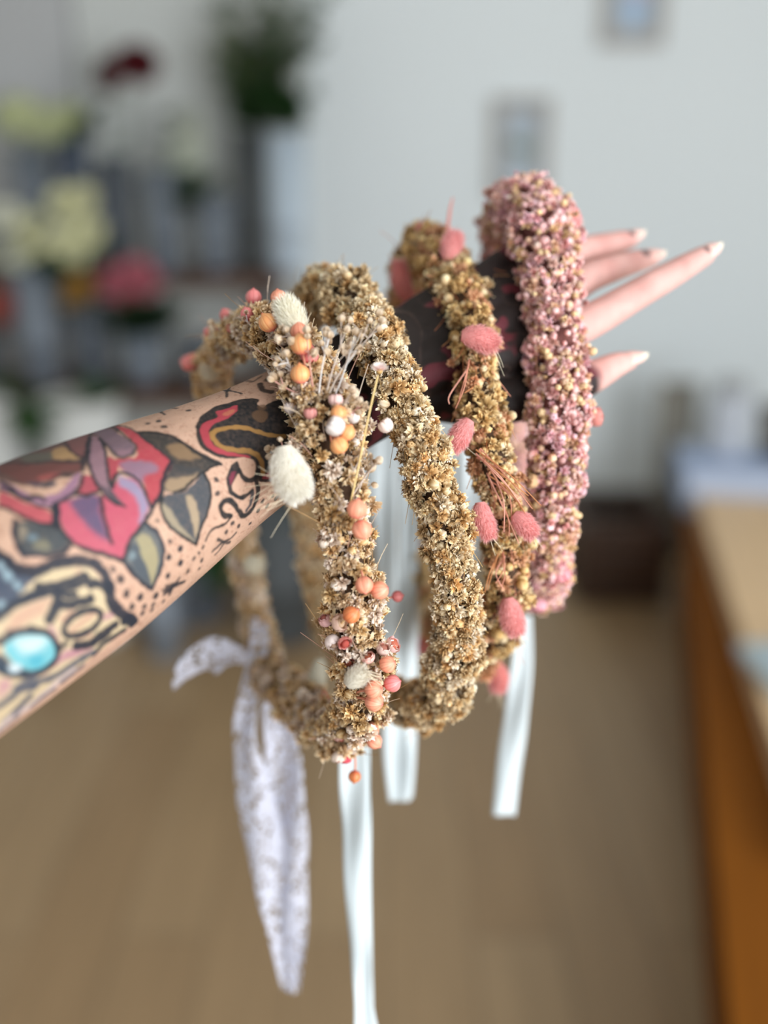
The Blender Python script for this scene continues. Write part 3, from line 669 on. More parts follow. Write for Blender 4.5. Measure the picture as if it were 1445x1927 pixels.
    ('s', [37.0, -34.4], (56, 54, 60), 2.46, 0.35, 0.92),
    ('s', [42.1, -37.0], (56, 54, 60), 2.09, 0.35, 0.92),
    ('s', [52.3, -26.7], (56, 54, 60), 2.47, 0.35, 0.92),
    ('s', [55.2, -20.1], (56, 54, 60), 2.46, 0.35, 0.92),
    ('s', [59.4, -25.7], (56, 54, 60), 3.01, 0.35, 0.92),
    ('s', [61.3, -20.0], (56, 54, 60), 2.48, 0.35, 0.92),
    ('s', [30.7, -11.6], (56, 54, 60), 2.11, 0.35, 0.92),
    ('s', [57.5, -31.8, 53.6, -33.6, 48.6, -33.7], (56, 54, 60), 1.59, 0.35, 0.92),
    ('s', [48.6, -31.0, 53.6, -33.6, 60.2, -36.5], (56, 54, 60), 1.59, 0.35, 0.92),
    ('s', [53.3, -33.3, 52.1, -36.5], (56, 54, 60), 1.59, 0.35, 0.92),
]

import bmesh
bm = bmesh.new()
bm.from_mesh(body_me)
cent = np.array([f.calc_center_median() for f in bm.faces])
uvf = arm_uv(cent)
pick = (uvf[:, 0] > -12) & (uvf[:, 0] < 172) & (np.abs(uvf[:, 1]) < 62)
bm.faces.ensure_lookup_table()
fs = [bm.faces[i] for i in np.nonzero(pick)[0]]
es = list({e for f in fs for e in f.edges})
bmesh.ops.subdivide_edges(bm, edges=es, cuts=1, use_grid_fill=True, smooth=0.0)
bm.to_mesh(body_me)
bm.free()
nv = len(body_me.vertices)
V = np.empty(nv * 3, np.float32)
body_me.vertices.foreach_get('co', V)
V = V.reshape(-1, 3).astype(float)
UVm = arm_uv(V)


def vnoise(P, s, seed=0):
    """cheap smooth value noise in 3D, 0..1"""
    Q = P * s + seed * 17.3
    i = np.floor(Q).astype(np.int64)
    f = Q - i
    f = f * f * (3 - 2 * f)
    out = 0
    for dx in (0, 1):
        for dy in (0, 1):
            for dz in (0, 1):
                h = ((i[:, 0] + dx) * 73856093) ^ ((i[:, 1] + dy) * 19349663) ^ ((i[:, 2] + dz) * 83492791) ^ (seed * 2654435)
                h = (h ^ (h >> 13)) * 1274126177 & 0x7fffffff
                h = ((h ^ (h >> 16)) & 0xffff) / 65535.0
                out = out + h * (f[:, 0] if dx else 1 - f[:, 0]) * (f[:, 1] if dy else 1 - f[:, 1]) * (f[:, 2] if dz else 1 - f[:, 2])
    return out


skin = np.tile(lin((224, 177, 147)), (nv, 1))
hand = np.clip((UVm[:, 0] - 235) / 60, 0, 1)[:, None]
skin = skin * (1 - hand) + lin((240, 182, 170)) * hand
fr = vnoise(V, 1200, 3) * 0.7 + vnoise(V, 420, 4) * 0.3
skin = skin * (1 + 0.16 * (vnoise(V, 260, 1) - .5) + 0.10 * (vnoise(V, 60, 2) - .5))[:, None]
spot = np.clip((fr - 0.62) / 0.10, 0, 1)[:, None] * (1 - hand) * 0.36
skin = skin * (1 - spot) + lin((150, 85, 55)) * spot
col = skin.copy()


def blend(mask, rgb):
    global col
    mask = mask[:, None]
    col = col * (1 - mask) + lin(rgb) * mask


JIT = np.stack([vnoise(V, 500, 8) - .5, vnoise(V, 500, 9) - .5], 1) * 0.9
Pt = UVm + JIT
near = (UVm[:, 0] > -60) & (UVm[:, 0] < 190)
IDX = np.nonzero(near)[0]
Pn = Pt[IDX]


def seg_dist(P, poly, closed):
    d = np.full(len(P), 1e9)
    m = len(poly)
    for i in range(m if closed else m - 1):
        a, b = poly[i], poly[(i + 1) % m]
        ab = b - a
        t = np.clip(((P - a) @ ab) / (ab @ ab + 1e-9), 0, 1)
        d = np.minimum(d, np.hypot(*(P - a - t[:, None] * ab).T))
    return d


def inside(P, poly):
    r = np.zeros(len(P), bool)
    m = len(poly)
    x, y = P[:, 0], P[:, 1]
    for i in range(m):
        (x1, y1), (x2, y2) = poly[i], poly[(i + 1) % m]
        if y1 == y2:
            continue
        r ^= ((y1 > y) != (y2 > y)) & (x < (x2 - x1) * (y - y1) / (y2 - y1) + x1)
    return r


def ink(kind, pts, rgb, width=0.0, feather=0.35, alpha=1.0):
    """one tattoo shape in arm-surface millimetres: filled outline ('f') or needle line ('s')"""
    poly = np.asarray(pts, float).reshape(-1, 2)
    if kind == 'f':
        poly = spline(poly, 5, True)
    elif len(poly) > 2:
        poly = spline(poly, 6)
    lo, hi = poly.min(0) - width - 3 * feather - 1, poly.max(0) + width + 3 * feather + 1
    k = np.nonzero(((Pn > lo) & (Pn < hi)).all(1))[0]
    if not len(k):
        return
    P = Pn[k]
    if kind == 'f':
        d = seg_dist(P, poly, True)
        d = np.where(inside(P, poly), -d, d)
    else:
        d = seg_dist(P, poly, False) - width / 2 if len(poly) > 1 else np.hypot(*(P - poly[0]).T) - width / 2
    g = 0.97 + 0.10 * (vnoise(V[IDX[k]], 900, 21) - .5)
    m = np.clip(0.5 - d / (2 * feather), 0, 1)
    m = m * m * (3 - 2 * m) * alpha * np.minimum(g, 1)
    full = np.zeros(nv)
    full[IDX[k]] = m
    blend(full, rgb)


for item in TATTOO:
    ink(*item)
# the wrist and the back of the hand are filled in black with faded crimson flowers
fill = np.clip((UVm[:, 0] - 150 + 14 * (vnoise(V, 90, 31) - .5)) / 6, 0, 1) * np.clip((301 + np.clip((UVm[:, 1] - 10) * 1.2, 0, 34) - UVm[:, 0] + 8 * (vnoise(V, 120, 32) - .5)) / 8, 0, 1)
side = np.clip(((V - CAM - 0.0) @ -HN + 0.0) * 0 + 1, 0, 1)
blend(fill * 0.97 * side, (20, 19, 22))
red = np.clip((vnoise(V, 85, 41) * .6 + vnoise(V, 190, 42) * .4 - 0.58) / 0.05, 0, 1)
blend(fill * red * 0.8, (128, 44, 58))
lines = np.clip(1 - np.abs(vnoise(V, 75, 44) - 0.5) / 0.018, 0, 1)
blend(fill * lines * 0.45, (120, 92, 80))
# dots above the nails
for k, (s, r) in {'index': (0.83, .0026), 'middle': (0.80, .0030), 'ring': (0.80, .0030)}.items():
    q = FPATH[k]
    p = q[int(s * (len(q) - 1))]
    c = p[:3] + unit(HN + UP * 0.35) * p[3]
    d = np.linalg.norm(V - c, axis=1)
    blend(np.clip((r * 1.25 - d) / (r * 0.5), 0, 1) * 0.8, (70, 66, 72))
# rosier knuckles
for k in FPATH:
    q = FPATH[k]
    for s in (0.42, 0.66):
        p = q[int(s * (len(q) - 1))]
        d = np.linalg.norm(V - (p[:3] + HN * p[3]), axis=1)
        blend(np.clip(1 - d / .009, 0, 1) * 0.35 * (1 - fill), (214, 120, 108))
grey_ = col.mean(1, keepdims=True)
set_col(body_me, (col * 0.86 + grey_ * 0.14) * (0.70 + 0.10 * hand))
m_skin = vcol('skin', 0.58, 0.22, bump=0.4, bscale=1500, sss=0.05)
body_me.materials.clear()
body_me.materials.append(m_skin)
body_me.shade_smooth()
person = bpy.data.objects.new('person', body_me)
C.objects.link(person)
tag(person, 'person stretching out a tattooed bare arm, fingers spread, flower wreaths hung over it', 'person')
m_nail = vcol('nail', 0.3, 0.4)
for k in ('index', 'middle', 'ring', 'little', 'thumb'):
    q = FPATH[k]
    tip, back = q[-1], q[-7]
    t = unit(tip[:3] - q[-4][:3])
    up = unit(HN + UP * 0.25 - t * np.dot(HN + UP * 0.25, t))
    sd = np.cross(t, up)
    r = tip[3]
    V_, F_, K_ = [], [], []
    L = 0.0150 if k != 'thumb' else 0.0185
    ns, nw = 9, 9
    base = tip[:3] - t * L * 0.42 + up * r * 0.55
    for layer in (0, -0.0005):
        for i in range(ns):
            s = i / (ns - 1)
            wd = r * 0.86 * (1 - 0.75 * max(0, s - 0.55) ** 1.5 / 0.45 ** 1.5) * (0.8 + 0.2 * min(1, s * 4))
            for j in range(nw):
                x = (j / (nw - 1) - .5) * 2
                K_.append(lin((236, 192, 180)) if s < .86 else lin((240, 226, 204)))
                V_.append(base + t * L * s + sd * wd * x + up * ((r * 0.42 + layer) - x * x * r * 0.38 - 0.0016 * s * s - (0.0008 if s == 0 else 0)))
    for i in range(ns - 1):
        for j in range(nw - 1):
            a = i * nw + j
            F_.append((a, a + 1, a + nw + 1, a + nw))
            b_ = a + ns * nw
            F_.append((b_, b_ + nw, b_ + nw + 1, b_ + 1))
    n0 = ns * nw
    rim = [j for j in range(nw)] + [i * nw + nw - 1 for i in range(1, ns)] + [(ns - 1) * nw + j for j in range(nw - 2, -1, -1)] + [i * nw for i in range(ns - 2, 0, -1)]
    for i in range(len(rim)):
        a, b_ = rim[i], rim[(i + 1) % len(rim)]
        F_.append((a, a + n0, b_ + n0, b_))
    MB().add(V_, F_, np.array(K_)).build('fingernail', m_nail, person, smooth=True)

# ------------------------------------------------------------------ dried flower wreaths
m_dry = vcol('dried_petals', 0.75, 0.2, trans=0.22, vary=0.07)
m_pod = vcol('flax_pod_skin', 0.42, 0.4, vary=0.05)
m_fur = vcol('bunny_tail_fur', 0.85, 0.1, trans=0.2)
m_stem = vcol('dry_stem', 0.7, 0.2)
m_core = plain('wrapped_vine', (70, 48, 30), 0.9, noise=0.35, scale=160)
m_core_p = plain('wrapped_vine_rose', (116, 70, 64), 0.9, noise=0.3, scale=160)


def rot_to(z, roll=None):
    """(n,3,3) matrices whose third axis is z, spun at random"""
    z = unit(z)
    n = len(z)
    a = np.where(np.abs(z[:, 2:3]) < 0.9, [[0, 0, 1.0]], [[1.0, 0, 0]])
    x = unit(np.cross(a, z))
    y = np.cross(z, x)
    t = RNG.uniform(0, 2 * math.pi, n) if roll is None else np.broadcast_to(roll, (n,))
    c, s = np.cos(t)[:, None], np.sin(t)[:, None]
    return np.stack([x * c + y * s, -x * s + y * c, z], 2)


def pom(npet, lo, hi, wide, rag):
    """one open dried floret of unit radius: ruffled petals round a small calyx; returns verts, quads, tone 0..1"""
    V, Q, t = [], [], []
    n = 0
    # calyx
    k = 6
    for r, z in ((0.10, -0.75), (0.34, -0.45), (0.40, -0.1), (0.22, 0.2)):
        for j in range(k):
            a = 2 * math.pi * j / k
            V.append((r * math.cos(a), r * math.sin(a), z))
            t.append(0.12)
    for i in range(3):
        for j in range(k):
            Q.append((i * k + j, i * k + (j + 1) % k, (i + 1) * k + (j + 1) % k, (i + 1) * k + j))
    n = 4 * k
    for p in range(npet):
        th = math.radians(lo + (hi - lo) * ((p + RNG.random()) / npet))
        ph = p * 2.399963 + RNG.normal(0, 0.35)
        d = np.array([math.sin(th) * math.cos(ph), math.sin(th) * math.sin(ph), math.cos(th)])
        side = unit(np.cross(d, [0, 0, 1.0] + RNG.normal(0, 0.35, 3)))
        nor = np.cross(side, d)
        L = RNG.uniform(0.78, 1.12)
        W = wide * RNG.uniform(0.75, 1.25)
        cup = RNG.uniform(-0.1, 0.45)
        for i, (s, w_) in enumerate(((0.22, .35), (0.68, 1.0), (1.0, .72))):
            for j, x in enumerate((-1, 0, 1)):
                jag = (RNG.normal(0, rag) if i == 2 else 0) - (0.08 if i == 2 and j != 1 else 0)
                v = d * (L * s + jag) + side * (x * W * w_) + nor * (cup * (x * x * W) + RNG.normal(0, rag * .6) - 0.22 * s * s)
                V.append(v)
                t.append((0.16, 0.62, 1.0)[i] * (1 if j != 1 else 0.88))
        for i in (0, 1):
            for j in (0, 1):
                a = n + i * 3 + j
                Q.append((a, a + 1, a + 4, a + 3))
        n += 9
    return np.array(V, float), np.array(Q), np.array(t)


def budgeo(k=10, squash=1.0, ridge=0.10):
    """one closed ridged bud of unit radius"""
    V, Q, t = [], [], []
    prof = ((0.12, -0.95), (0.52, -0.72), (0.84, -0.25), (0.86, 0.2), (0.62, 0.62), (0.30, 0.88), (0.10, 0.80))
    for i, (r, z) in enumerate(prof):
        for j in range(k):
            a = 2 * math.pi * j / k
            rr = r * (1 + ridge * (1 if j % 2 else -1)) * RNG.uniform(0.93, 1.07)
            V.append((rr * math.cos(a), rr * math.sin(a), z * squash))
            t.append((0.1, 0.35, 0.6, 0.78, 0.95, 1.0, 0.2)[i] * (1.0 if j % 2 else 0.72))
    for i in range(len(prof) - 1):
        for j in range(k):
            Q.append((i * k + j, i * k + (j + 1) % k, (i + 1) * k + (j + 1) % k, (i + 1) * k + j))
    return np.array(V, float), np.array(Q), np.array(t)


POMS = [pom(RNG.integers(26, 36), 5, 118, RNG.uniform(.15, .23), .15) for _ in range(7)]
LOOSE = [pom(RNG.integers(13, 19), 12, 95, RNG.uniform(.22, .34), .12) for _ in range(4)]
BUDS = [budgeo(12, RNG.uniform(.95, 1.25), .13) for _ in range(3)]
TINY = [budgeo(8, RNG.uniform(.9, 1.15), .16) for _ in range(3)]
VSCALE = np.array([1.22] * 7 + [1.08] * 4 + [.80] * 3 + [.58] * 3)
VARS = POMS + LOOSE + BUDS + TINY                          # indices 0-6, 7-10, 11-13, 14-16


def ramp(pal, t):
    """three-stop colour ramp: calyx, petal, petal edge"""
    a, b, c = (lin(x) for x in pal)
    t = t[:, None]
    return np.where(t < 0.5, a + (b - a) * t * 2, b + (c - b) * (t - 0.5) * 2)


class Path:
    def __init__(self, rows, slim):
        q = [list(at(x, y, d)) + [(w_ - slim) * 0.455 * d / F] for x, y, d, w_ in rows]
        s = spline(q, 14, True)
        L = np.concatenate([[0], np.cumsum(np.linalg.norm(np.diff(np.vstack([s[:, :3], s[:1, :3]]), axis=0), axis=1))])
        self.len = L[-1]
        u = np.linspace(0, L[-1], 500, endpoint=False)
        ss = np.vstack([s, s[:1]])
        self.P = np.stack([np.interp(u, L, ss[:, k]) for k in range(3)], 1)
        self.R = np.interp(u, L, ss[:, 3])
        self.T = unit(np.roll(self.P, -1, 0) - np.roll(self.P, 1, 0))
        ctr = self.P.mean(0)
        o = unit(self.P - ctr)
        self.U = unit(o - self.T * (o * self.T).sum(1, keepdims=True))
        self.W = np.cross(self.T, self.U)
        rel = self.P - CAM
        self.d = rel @ FWD
        self.px = np.stack([722.5 + F * (rel @ RIGHT) / self.d, 963.5 - F * (rel @ UP) / self.d], 1)

    def near(self, px, py, front=True):
        e = np.hypot(self.px[:, 0] - px, self.px[:, 1] - py)
        if front:
            e = e + np.where(self.d > self.d.min() + 0.075, 400, 0)
        return int(np.argmin(e))


def scatter(path, n, size, mix, pals, lean=0.35, spread=(0.72, 1.06), flow=0.0):
    """places n florets over the whole rope of flowers: centres, axes, sizes, variants, colours"""
    i = RNG.integers(0, 500, n)
    a = RNG.uniform(0, 2 * math.pi, n)
    T, U, W_ = path.T[i], path.U[i], path.W[i]
    rad = np.cos(a)[:, None] * U + np.sin(a)[:, None] * W_
    lump = 1 + 0.13 * np.sin(i / 500 * 2 * math.pi * 19 + 2.2 * np.cos(a)) + 0.08 * np.sin(i / 500 * 2 * math.pi * 43 + 3 * a)
    r = path.R[i] * RNG.uniform(*spread, n) * lump
    jit = RNG.uniform(-0.5, 0.5, n)[:, None] * T * path.len / 500
    c = path.P[i] + rad * r[:, None] + jit
    ax = unit(rad + flow * T + RNG.normal(0, lean, (n, 3)))
    sz = size * RNG.lognormal(0, 0.18, n)
    var = RNG.choice(len(VARS), n, p=mix / mix.sum())
    sz = sz * VSCALE[var]
    pal = RNG.choice(len(pals), n)
    return dict(c=c, ax=ax, sz=sz, var=var, pal=pal, M=rot_to(ax), val=RNG.normal(1.04, 0.13, n), rad=rad)


def mixture(p, l, b, t):
    return np.array([p / 7] * 7 + [l / 4] * 4 + [b / 3] * 3 + [t / 3] * 3, float)


def bake(S, idx, pals):
    Vs, Qs, Cs = [], [], []
    off = 0
    for v in range(len(VARS)):
        k = idx[S['var'][idx] == v]
        if not len(k):
            continue
        gv, gq, gt = VARS[v]
        X = np.einsum('nij,vj->nvi', S['M'][k], gv) * S['sz'][k][:, None, None] + S['c'][k][:, None, :]
        m, nvt = len(k), len(gv)
        Vs.append(X.reshape(-1, 3))
        Qs.append((gq[None] + (np.arange(m) * nvt)[:, None, None] + off).reshape(-1, 4))
        cols = np.stack([ramp(p, gt) for p in pals])[S['pal'][k]] * S['val'][k][:, None, None]
        Cs.append(cols.reshape(-1, 3))
        off += m * nvt
    return np.concatenate(Vs), np.concatenate(Qs), np.clip(np.concatenate(Cs), 0, 1)


# what hides what, roughly: the nearest thing in each cell of the photographer's view
ZB = {}


def project(X):
    rel = X - CAM
    d = rel @ FWD
    return 722.5 + F * (rel @ RIGHT) / d, 963.5 - F * (rel @ UP) / d, d


def splat(X, who):
    x, y, d = project(X)
    for k, (a, b, c) in enumerate(zip((x // 9).astype(int), (y // 9).astype(int), d)):
        if c < ZB.get((a, b), (9,))[0]:
            ZB[(a, b)] = (c, who, k)


def stem_tufts(path, n, L, rad, cols, splay=0.5, seed_dir=1):
    """thin dry stalks lying along the rope and poking out of it"""
    mb = MB()
    for _ in range(n):
        i = int(RNG.integers(0, 500))
        a = RNG.uniform(0, 2 * math.pi)
        rad_ = math.cos(a) * path.U[i] + math.sin(a) * path.W[i]
        p = path.P[i] + rad_ * path.R[i] * RNG.uniform(0.6, 0.95)
        dr = unit(seed_dir * path.T[i] + rad_ * RNG.uniform(0.05, splay) + RNG.normal(0, 0.18, 3))
        l = L * RNG.uniform(0.5, 1.3)
        bend = RNG.normal(0, 0.18, 3) * l
        s = np.linspace(0, 1, 5)[:, None]
        mb.tube(p + dr * l * s + bend * s * s, rad * np.linspace(1, .55, 5), 3, lin(cols[RNG.integers(len(cols))]), caps=False)
    return mb


def core(path, k=0.6):
    mb = MB()
    P, R = path.P[::4], path.R[::4] * k
    U, W_ = path.U[::4], path.W[::4]
    n, seg = len(P), 14
    ang = np.linspace(0, 2 * math.pi, seg, endpoint=False)
    V = (P[:, None] + R[:, None, None] * (1 + 0.1 * np.sin(ang * 3 + np.arange(n)[:, None] * .9))[..., None]
         * (np.cos(ang)[None, :, None] * U[:, None] + np.sin(ang)[None, :, None] * W_[:, None])).reshape(-1, 3)
    Fc = [(i * seg + j, i * seg + (j + 1) % seg, ((i + 1) % n) * seg + (j + 1) % seg, ((i + 1) % n) * seg + j) for i in range(n) for j in range(seg)]
    mb.add(V, Fc)
    return mb


def screen_dir(deg, tilt):
    """direction given as seen: degrees anticlockwise from right, and lean towards the photographer"""
    a = math.radians(deg)
    return unit(RIGHT * math.cos(a) * math.sqrt(1 - tilt * tilt) + UP * math.sin(a) * math.sqrt(1 - tilt * tilt) - FWD * tilt)


def mat_z(z, roll=0.0):
    return rot_to(np.array([z]), np.array([roll]))[0]


def surf(path, px, py, lift=0.3, d=None):
    """point on the front of the rope of flowers at a photo pixel"""
    if d is None:
        i = path.near(px, py)
        r = path.R[i]
        off = min(1.0, math.hypot(path.px[i, 0] - px, path.px[i, 1] - py) * path.d[i] / F / max(r, 1e-6))
        d = path.d[i] - r * math.sqrt(max(0.0, 1 - off * off)) * 0.95 - lift * 0.004
    return at(px, py, d), d


PODCOL = {'orange': ((240, 166, 106), (246, 192, 132), (234, 116, 116)), 'coral': ((240, 156, 126), (246, 178, 146), (234, 112, 116)),
          'pink': ((238, 138, 136), (244, 164, 158), (228, 104, 118)), 'rust': ((220, 128, 78), (230, 152, 100), (214, 96, 84))}


def flax_pod(path, parent, px, py, dia, kind='orange', deg=100, tilt=0.25, d=None, stem_to=None):
    p, dd = surf(path, px, py, 0.8, d)
    R = dia * 0.5 * dd / F
    z = screen_dir(deg, tilt)
    M = mat_z(z, RNG.uniform(0, 6))
    o_, l_, b_ = (lin(x) for x in PODCOL[kind])
    rings, seg = 17, 60
    V, cl = [], []
    for i in range(rings):
        th = math.pi * (1 - i / (rings - 1))
        for j in range(seg):
            a = 2 * math.pi * j / seg
            g = abs((j % 6) / 6.0 - 0.5) * 2          # 1 on the seam, 0 between seams
            rr = R * (1 - 0.014 * g ** 4) * (1.0 + 0.03 * math.cos(5 * a))
            zz = math.cos(th) * R * 0.97
            if i == rings - 1:
                zz += R * 0.24
            elif i == rings - 2:
                zz += R * 0.07
            s = i / (rings - 1)
            V.append((rr * math.sin(th) * math.cos(a), rr * math.sin(th) * math.sin(a), zz))
            c = o_ * (1 - g) + l_ * g if (j // 6) % 2 else o_ * 0.95
            if j % 6 == 0:
                c = o_ * np.array([0.80, 0.62, 0.60])
            base = np.clip((0.38 - s) / 0.3, 0, 1)
            c = c * (1 - base) + b_ * base
            tipc = np.clip((s - 0.93) / 0.07, 0, 1)
            c = c * (1 - tipc) + lin((196, 70, 78)) * tipc
            cl.append(c)
    V = np.array(V) @ M.T + p
    Fc = [(i * seg + j, i * seg + (j + 1) % seg, (i + 1) * seg + (j + 1) % seg, (i + 1) * seg + j) for i in range(rings - 1) for j in range(seg)]
    o = MB().add(V, Fc, np.array(cl)).build('flax_pod', m_pod, parent, smooth=True)
    b = p - z * R * 0.95
    if stem_to is None:
        i = path.near(px, py, d is None)
        e = path.P[(i + 8) % 500] * 0.6 + path.P[i] * 0.4
        e = e + (b - e) * 0.1
    else:
        e = surf(path, *stem_to)[0]
    s = np.linspace(0, 1, 9)[:, None]
    ctrl = b - z * np.linalg.norm(e - b) * 0.5
    MB().tube((1 - s) ** 2 * b + 2 * s * (1 - s) * ctrl + s * s * e, np.linspace(.00055, .0005, 9), 6, lin((222, 150, 124)) if RNG.random() < .6 else lin((214, 176, 128))).build('stem', m_stem, o, smooth=True)
    return o


def bunny_tail(path, parent, pts, width, tone, hairs=1500, d=None, awns=0, awn_dir=None, edge=None, fluff=1.0):
    """soft egg-shaped seed head along photo points base -> tip; fur of short fine hairs"""
    if d is None:
        d0 = surf(path, *pts[len(pts) // 2], 1.2)[1]
        P = [at(x, y, d0 - width * 0.25 * d0 / F + 0.002 * i) for i, (x, y) in enumerate(pts)]
    else:
        P = [at(x, y, d) for x, y in pts]
        d0 = d
    P = spline(P, 8)
    n = len(P)
    L = np.concatenate([[0], np.cumsum(np.linalg.norm(np.diff(P, axis=0), axis=1))])
    s = L / L[-1]
    R0 = width * 0.5 * d0 / F
    prof = R0 * 0.82 * np.clip(np.sin(math.pi * np.clip(s * 0.86 + 0.10, 0, 1)) ** 0.62, 0.05, 1)
    T = unit(np.gradient(P, axis=0))
    tone = lin(tone)
    edge = tone if edge is None else lin(edge)
    mb = MB()
    mb.tube(P, prof, 18, tone * 0.92)
    i = RNG.integers(1, n - 1, hairs)
    f = RNG.random(hairs)
    a = RNG.uniform(0, 2 * math.pi, hairs)
    c = P[i] * (1 - f)[:, None] + P[i + 1 - (i == n - 1)] * f[:, None]
    ref = np.where(np.abs(T[i][:, 2:3]) < 0.9, [[0, 0, 1.0]], [[1.0, 0, 0]])
    u = unit(np.cross(T[i], ref))
    v = np.cross(T[i], u)
    rad = np.cos(a)[:, None] * u + np.sin(a)[:, None] * v
    base = c + rad * (prof[i] * 0.9)[:, None]
    dr = unit(rad * 0.8 * fluff + T[i] * 0.75 + RNG.normal(0, 0.22, (hairs, 3)))
    ln = R0 * RNG.uniform(0.22, 0.52, hairs)
    wd = np.cross(dr, unit(RNG.normal(0, 1, (hairs, 3))))
    wd = unit(wd) * 0.00009
    q = []
    for k, (t, w_) in enumerate(((0, 1.0), (.55, .75), (1.0, .15))):
        mid = base + dr * (ln * t)[:, None] + T[i] * (ln * t * t * .25)[:, None]
        q += [mid - wd * w_, mid + wd * w_]
    V = np.stack(q, 1).reshape(-1, 3)
    cc = np.repeat(np.array([tone, tone, tone * .5 + edge * .5, tone * .5 + edge * .5, edge, edge])[None], hairs, 0).reshape(-1, 3)
    cc = cc * np.repeat(RNG.uniform(.9, 1.06, hairs), 6)[:, None]
    Q = (np.array([[0, 1, 3, 2], [2, 3, 5, 4]])[None] + (np.arange(hairs) * 6)[:, None, None]).reshape(-1, 4)
    mb.add(V, Q.tolist(), np.clip(cc, 0, 1))
    o = mb.build('bunny_tail', m_fur, parent)
    if awns:
        am = MB()
        for _ in range(awns):
            k = int(RNG.integers(n // 2, n))
            b = P[k]
            dr_ = unit(screen_dir(awn_dir + RNG.normal(0, 22), RNG.uniform(-.2, .3)))
            l = R0 * RNG.uniform(1.2, 2.3)
            t = np.linspace(0, 1, 6)[:, None]
            am.tube(b + dr_ * l * t + RNG.normal(0, .12, 3) * l * t * t, np.linspace(.00015, .00006, 6), 3, lin((240, 226, 196)), caps=False)
        am.build('awns', m_stem, o)['kind'] = 'stuff'
    return o


def paper_bud(path, parent, px, py, dia, outer, inner, opening=0.35, deg=-60, tilt=0.6, d=None, name='paper_bud'):
    """small everlasting bud: overlapping papery scales forming a cup"""
    p, dd = surf(path, px, py, 0.8, d)
    R = dia * 0.5 * dd / F
    M = mat_z(screen_dir(deg, tilt), RNG.uniform(0, 6))
    o_, i_ = lin(outer), lin(inner)
    mb = MB()
    for lay, (sc, np_, hgt) in enumerate(((1.0, 7, .92), (0.86, 6, 1.05), (0.70, 5, 1.0))):
        for k in range(np_):
            az = 2 * math.pi * (k + lay * .5) / np_ + RNG.normal(0, .08)
            V, cl = [], []
            for i in range(6):
                s = i / 5
                th = math.pi * (0.97 - (0.80 - opening * 0.45) * s * hgt)      # from the base upwards
                for j in range(5):
                    x = (j - 2) / 2
                    wv = (math.pi / np_) * 1.25 * (0.55 + 0.9 * s - 0.75 * s * s)
                    aa = az + x * wv
                    r = R * sc * (1 + 0.05 * (1 - x * x))
                    tipcut = -0.10 * x * x * s * R
                    V.append((r * math.sin(th) * math.cos(aa), r * math.sin(th) * math.sin(aa), -r * math.cos(math.pi - th) * 1.0 * -1 if False else -math.cos(math.pi - th) * r * 1.0 + tipcut))
                    m_ = min(1, s * 1.2)
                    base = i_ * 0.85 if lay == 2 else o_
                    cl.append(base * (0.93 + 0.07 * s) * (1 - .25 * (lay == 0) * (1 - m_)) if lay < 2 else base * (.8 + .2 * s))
            V = np.array(V)
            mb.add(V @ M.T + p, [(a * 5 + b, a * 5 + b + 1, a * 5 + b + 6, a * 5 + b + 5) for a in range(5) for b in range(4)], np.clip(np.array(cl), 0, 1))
    # the heart of the bud
    pr = [(R * .08, -R * .75), (R * .52, -R * .5), (R * .56, 0), (R * .4, R * (.25 if opening > .3 else .6)), (R * .03, R * (.18 if opening > .3 else .75))]
    mb.lathe(pr, 14, p, M, i_ * 0.75)
    return mb.build(name, m_dry, parent, smooth=True)


def daisy(path, parent, px, py, dia, deg, tilt, d, stem_px):
    p = at(px, py, d)
    R = dia * .5 * d / F
    M = mat_z(screen_dir(deg, tilt))
    mb = MB()
    for k in range(22):
        lay = k % 2
        az = 2 * math.pi * k / 22
        el = math.radians(62 - 24 * lay)
        V = []
        for s, w_ in ((.15, .4), (.6, 1), (.9, .8), (1.05, .12)):
            for x in (-1, 0, 1):
                rr = R * s
                V.append((rr * math.sin(el) * math.cos(az) - x * w_ * R * .16 * math.sin(az), rr * math.sin(el) * math.sin(az) + x * w_ * R * .16 * math.cos(az), rr * math.cos(el) * (1 - .25 * s) + .04 * R * x * x))
        mb.add(np.array(V) @ M.T + p, [(i * 3 + j, i * 3 + j + 1, i * 3 + j + 4, i * 3 + j + 3) for i in range(3) for j in range(2)], np.repeat([lin((240, 196, 190)), lin((246, 226, 220)), lin((250, 240, 234)), lin((250, 240, 234))], 3, axis=0))
    mb.lathe([(R * .05, -R * .4), (R * .3, -R * .15), (R * .28, R * .1), (R * .02, R * .25)], 10, p, M, lin((214, 176, 110)))
    o = mb.build('daisy', m_dry, parent)
    q = spline([at(*a) for a in stem_px], 8)
    MB().tube(q, .00045, 6, lin((226, 196, 136))).build('stem', m_stem, o, smooth=True)
    return o


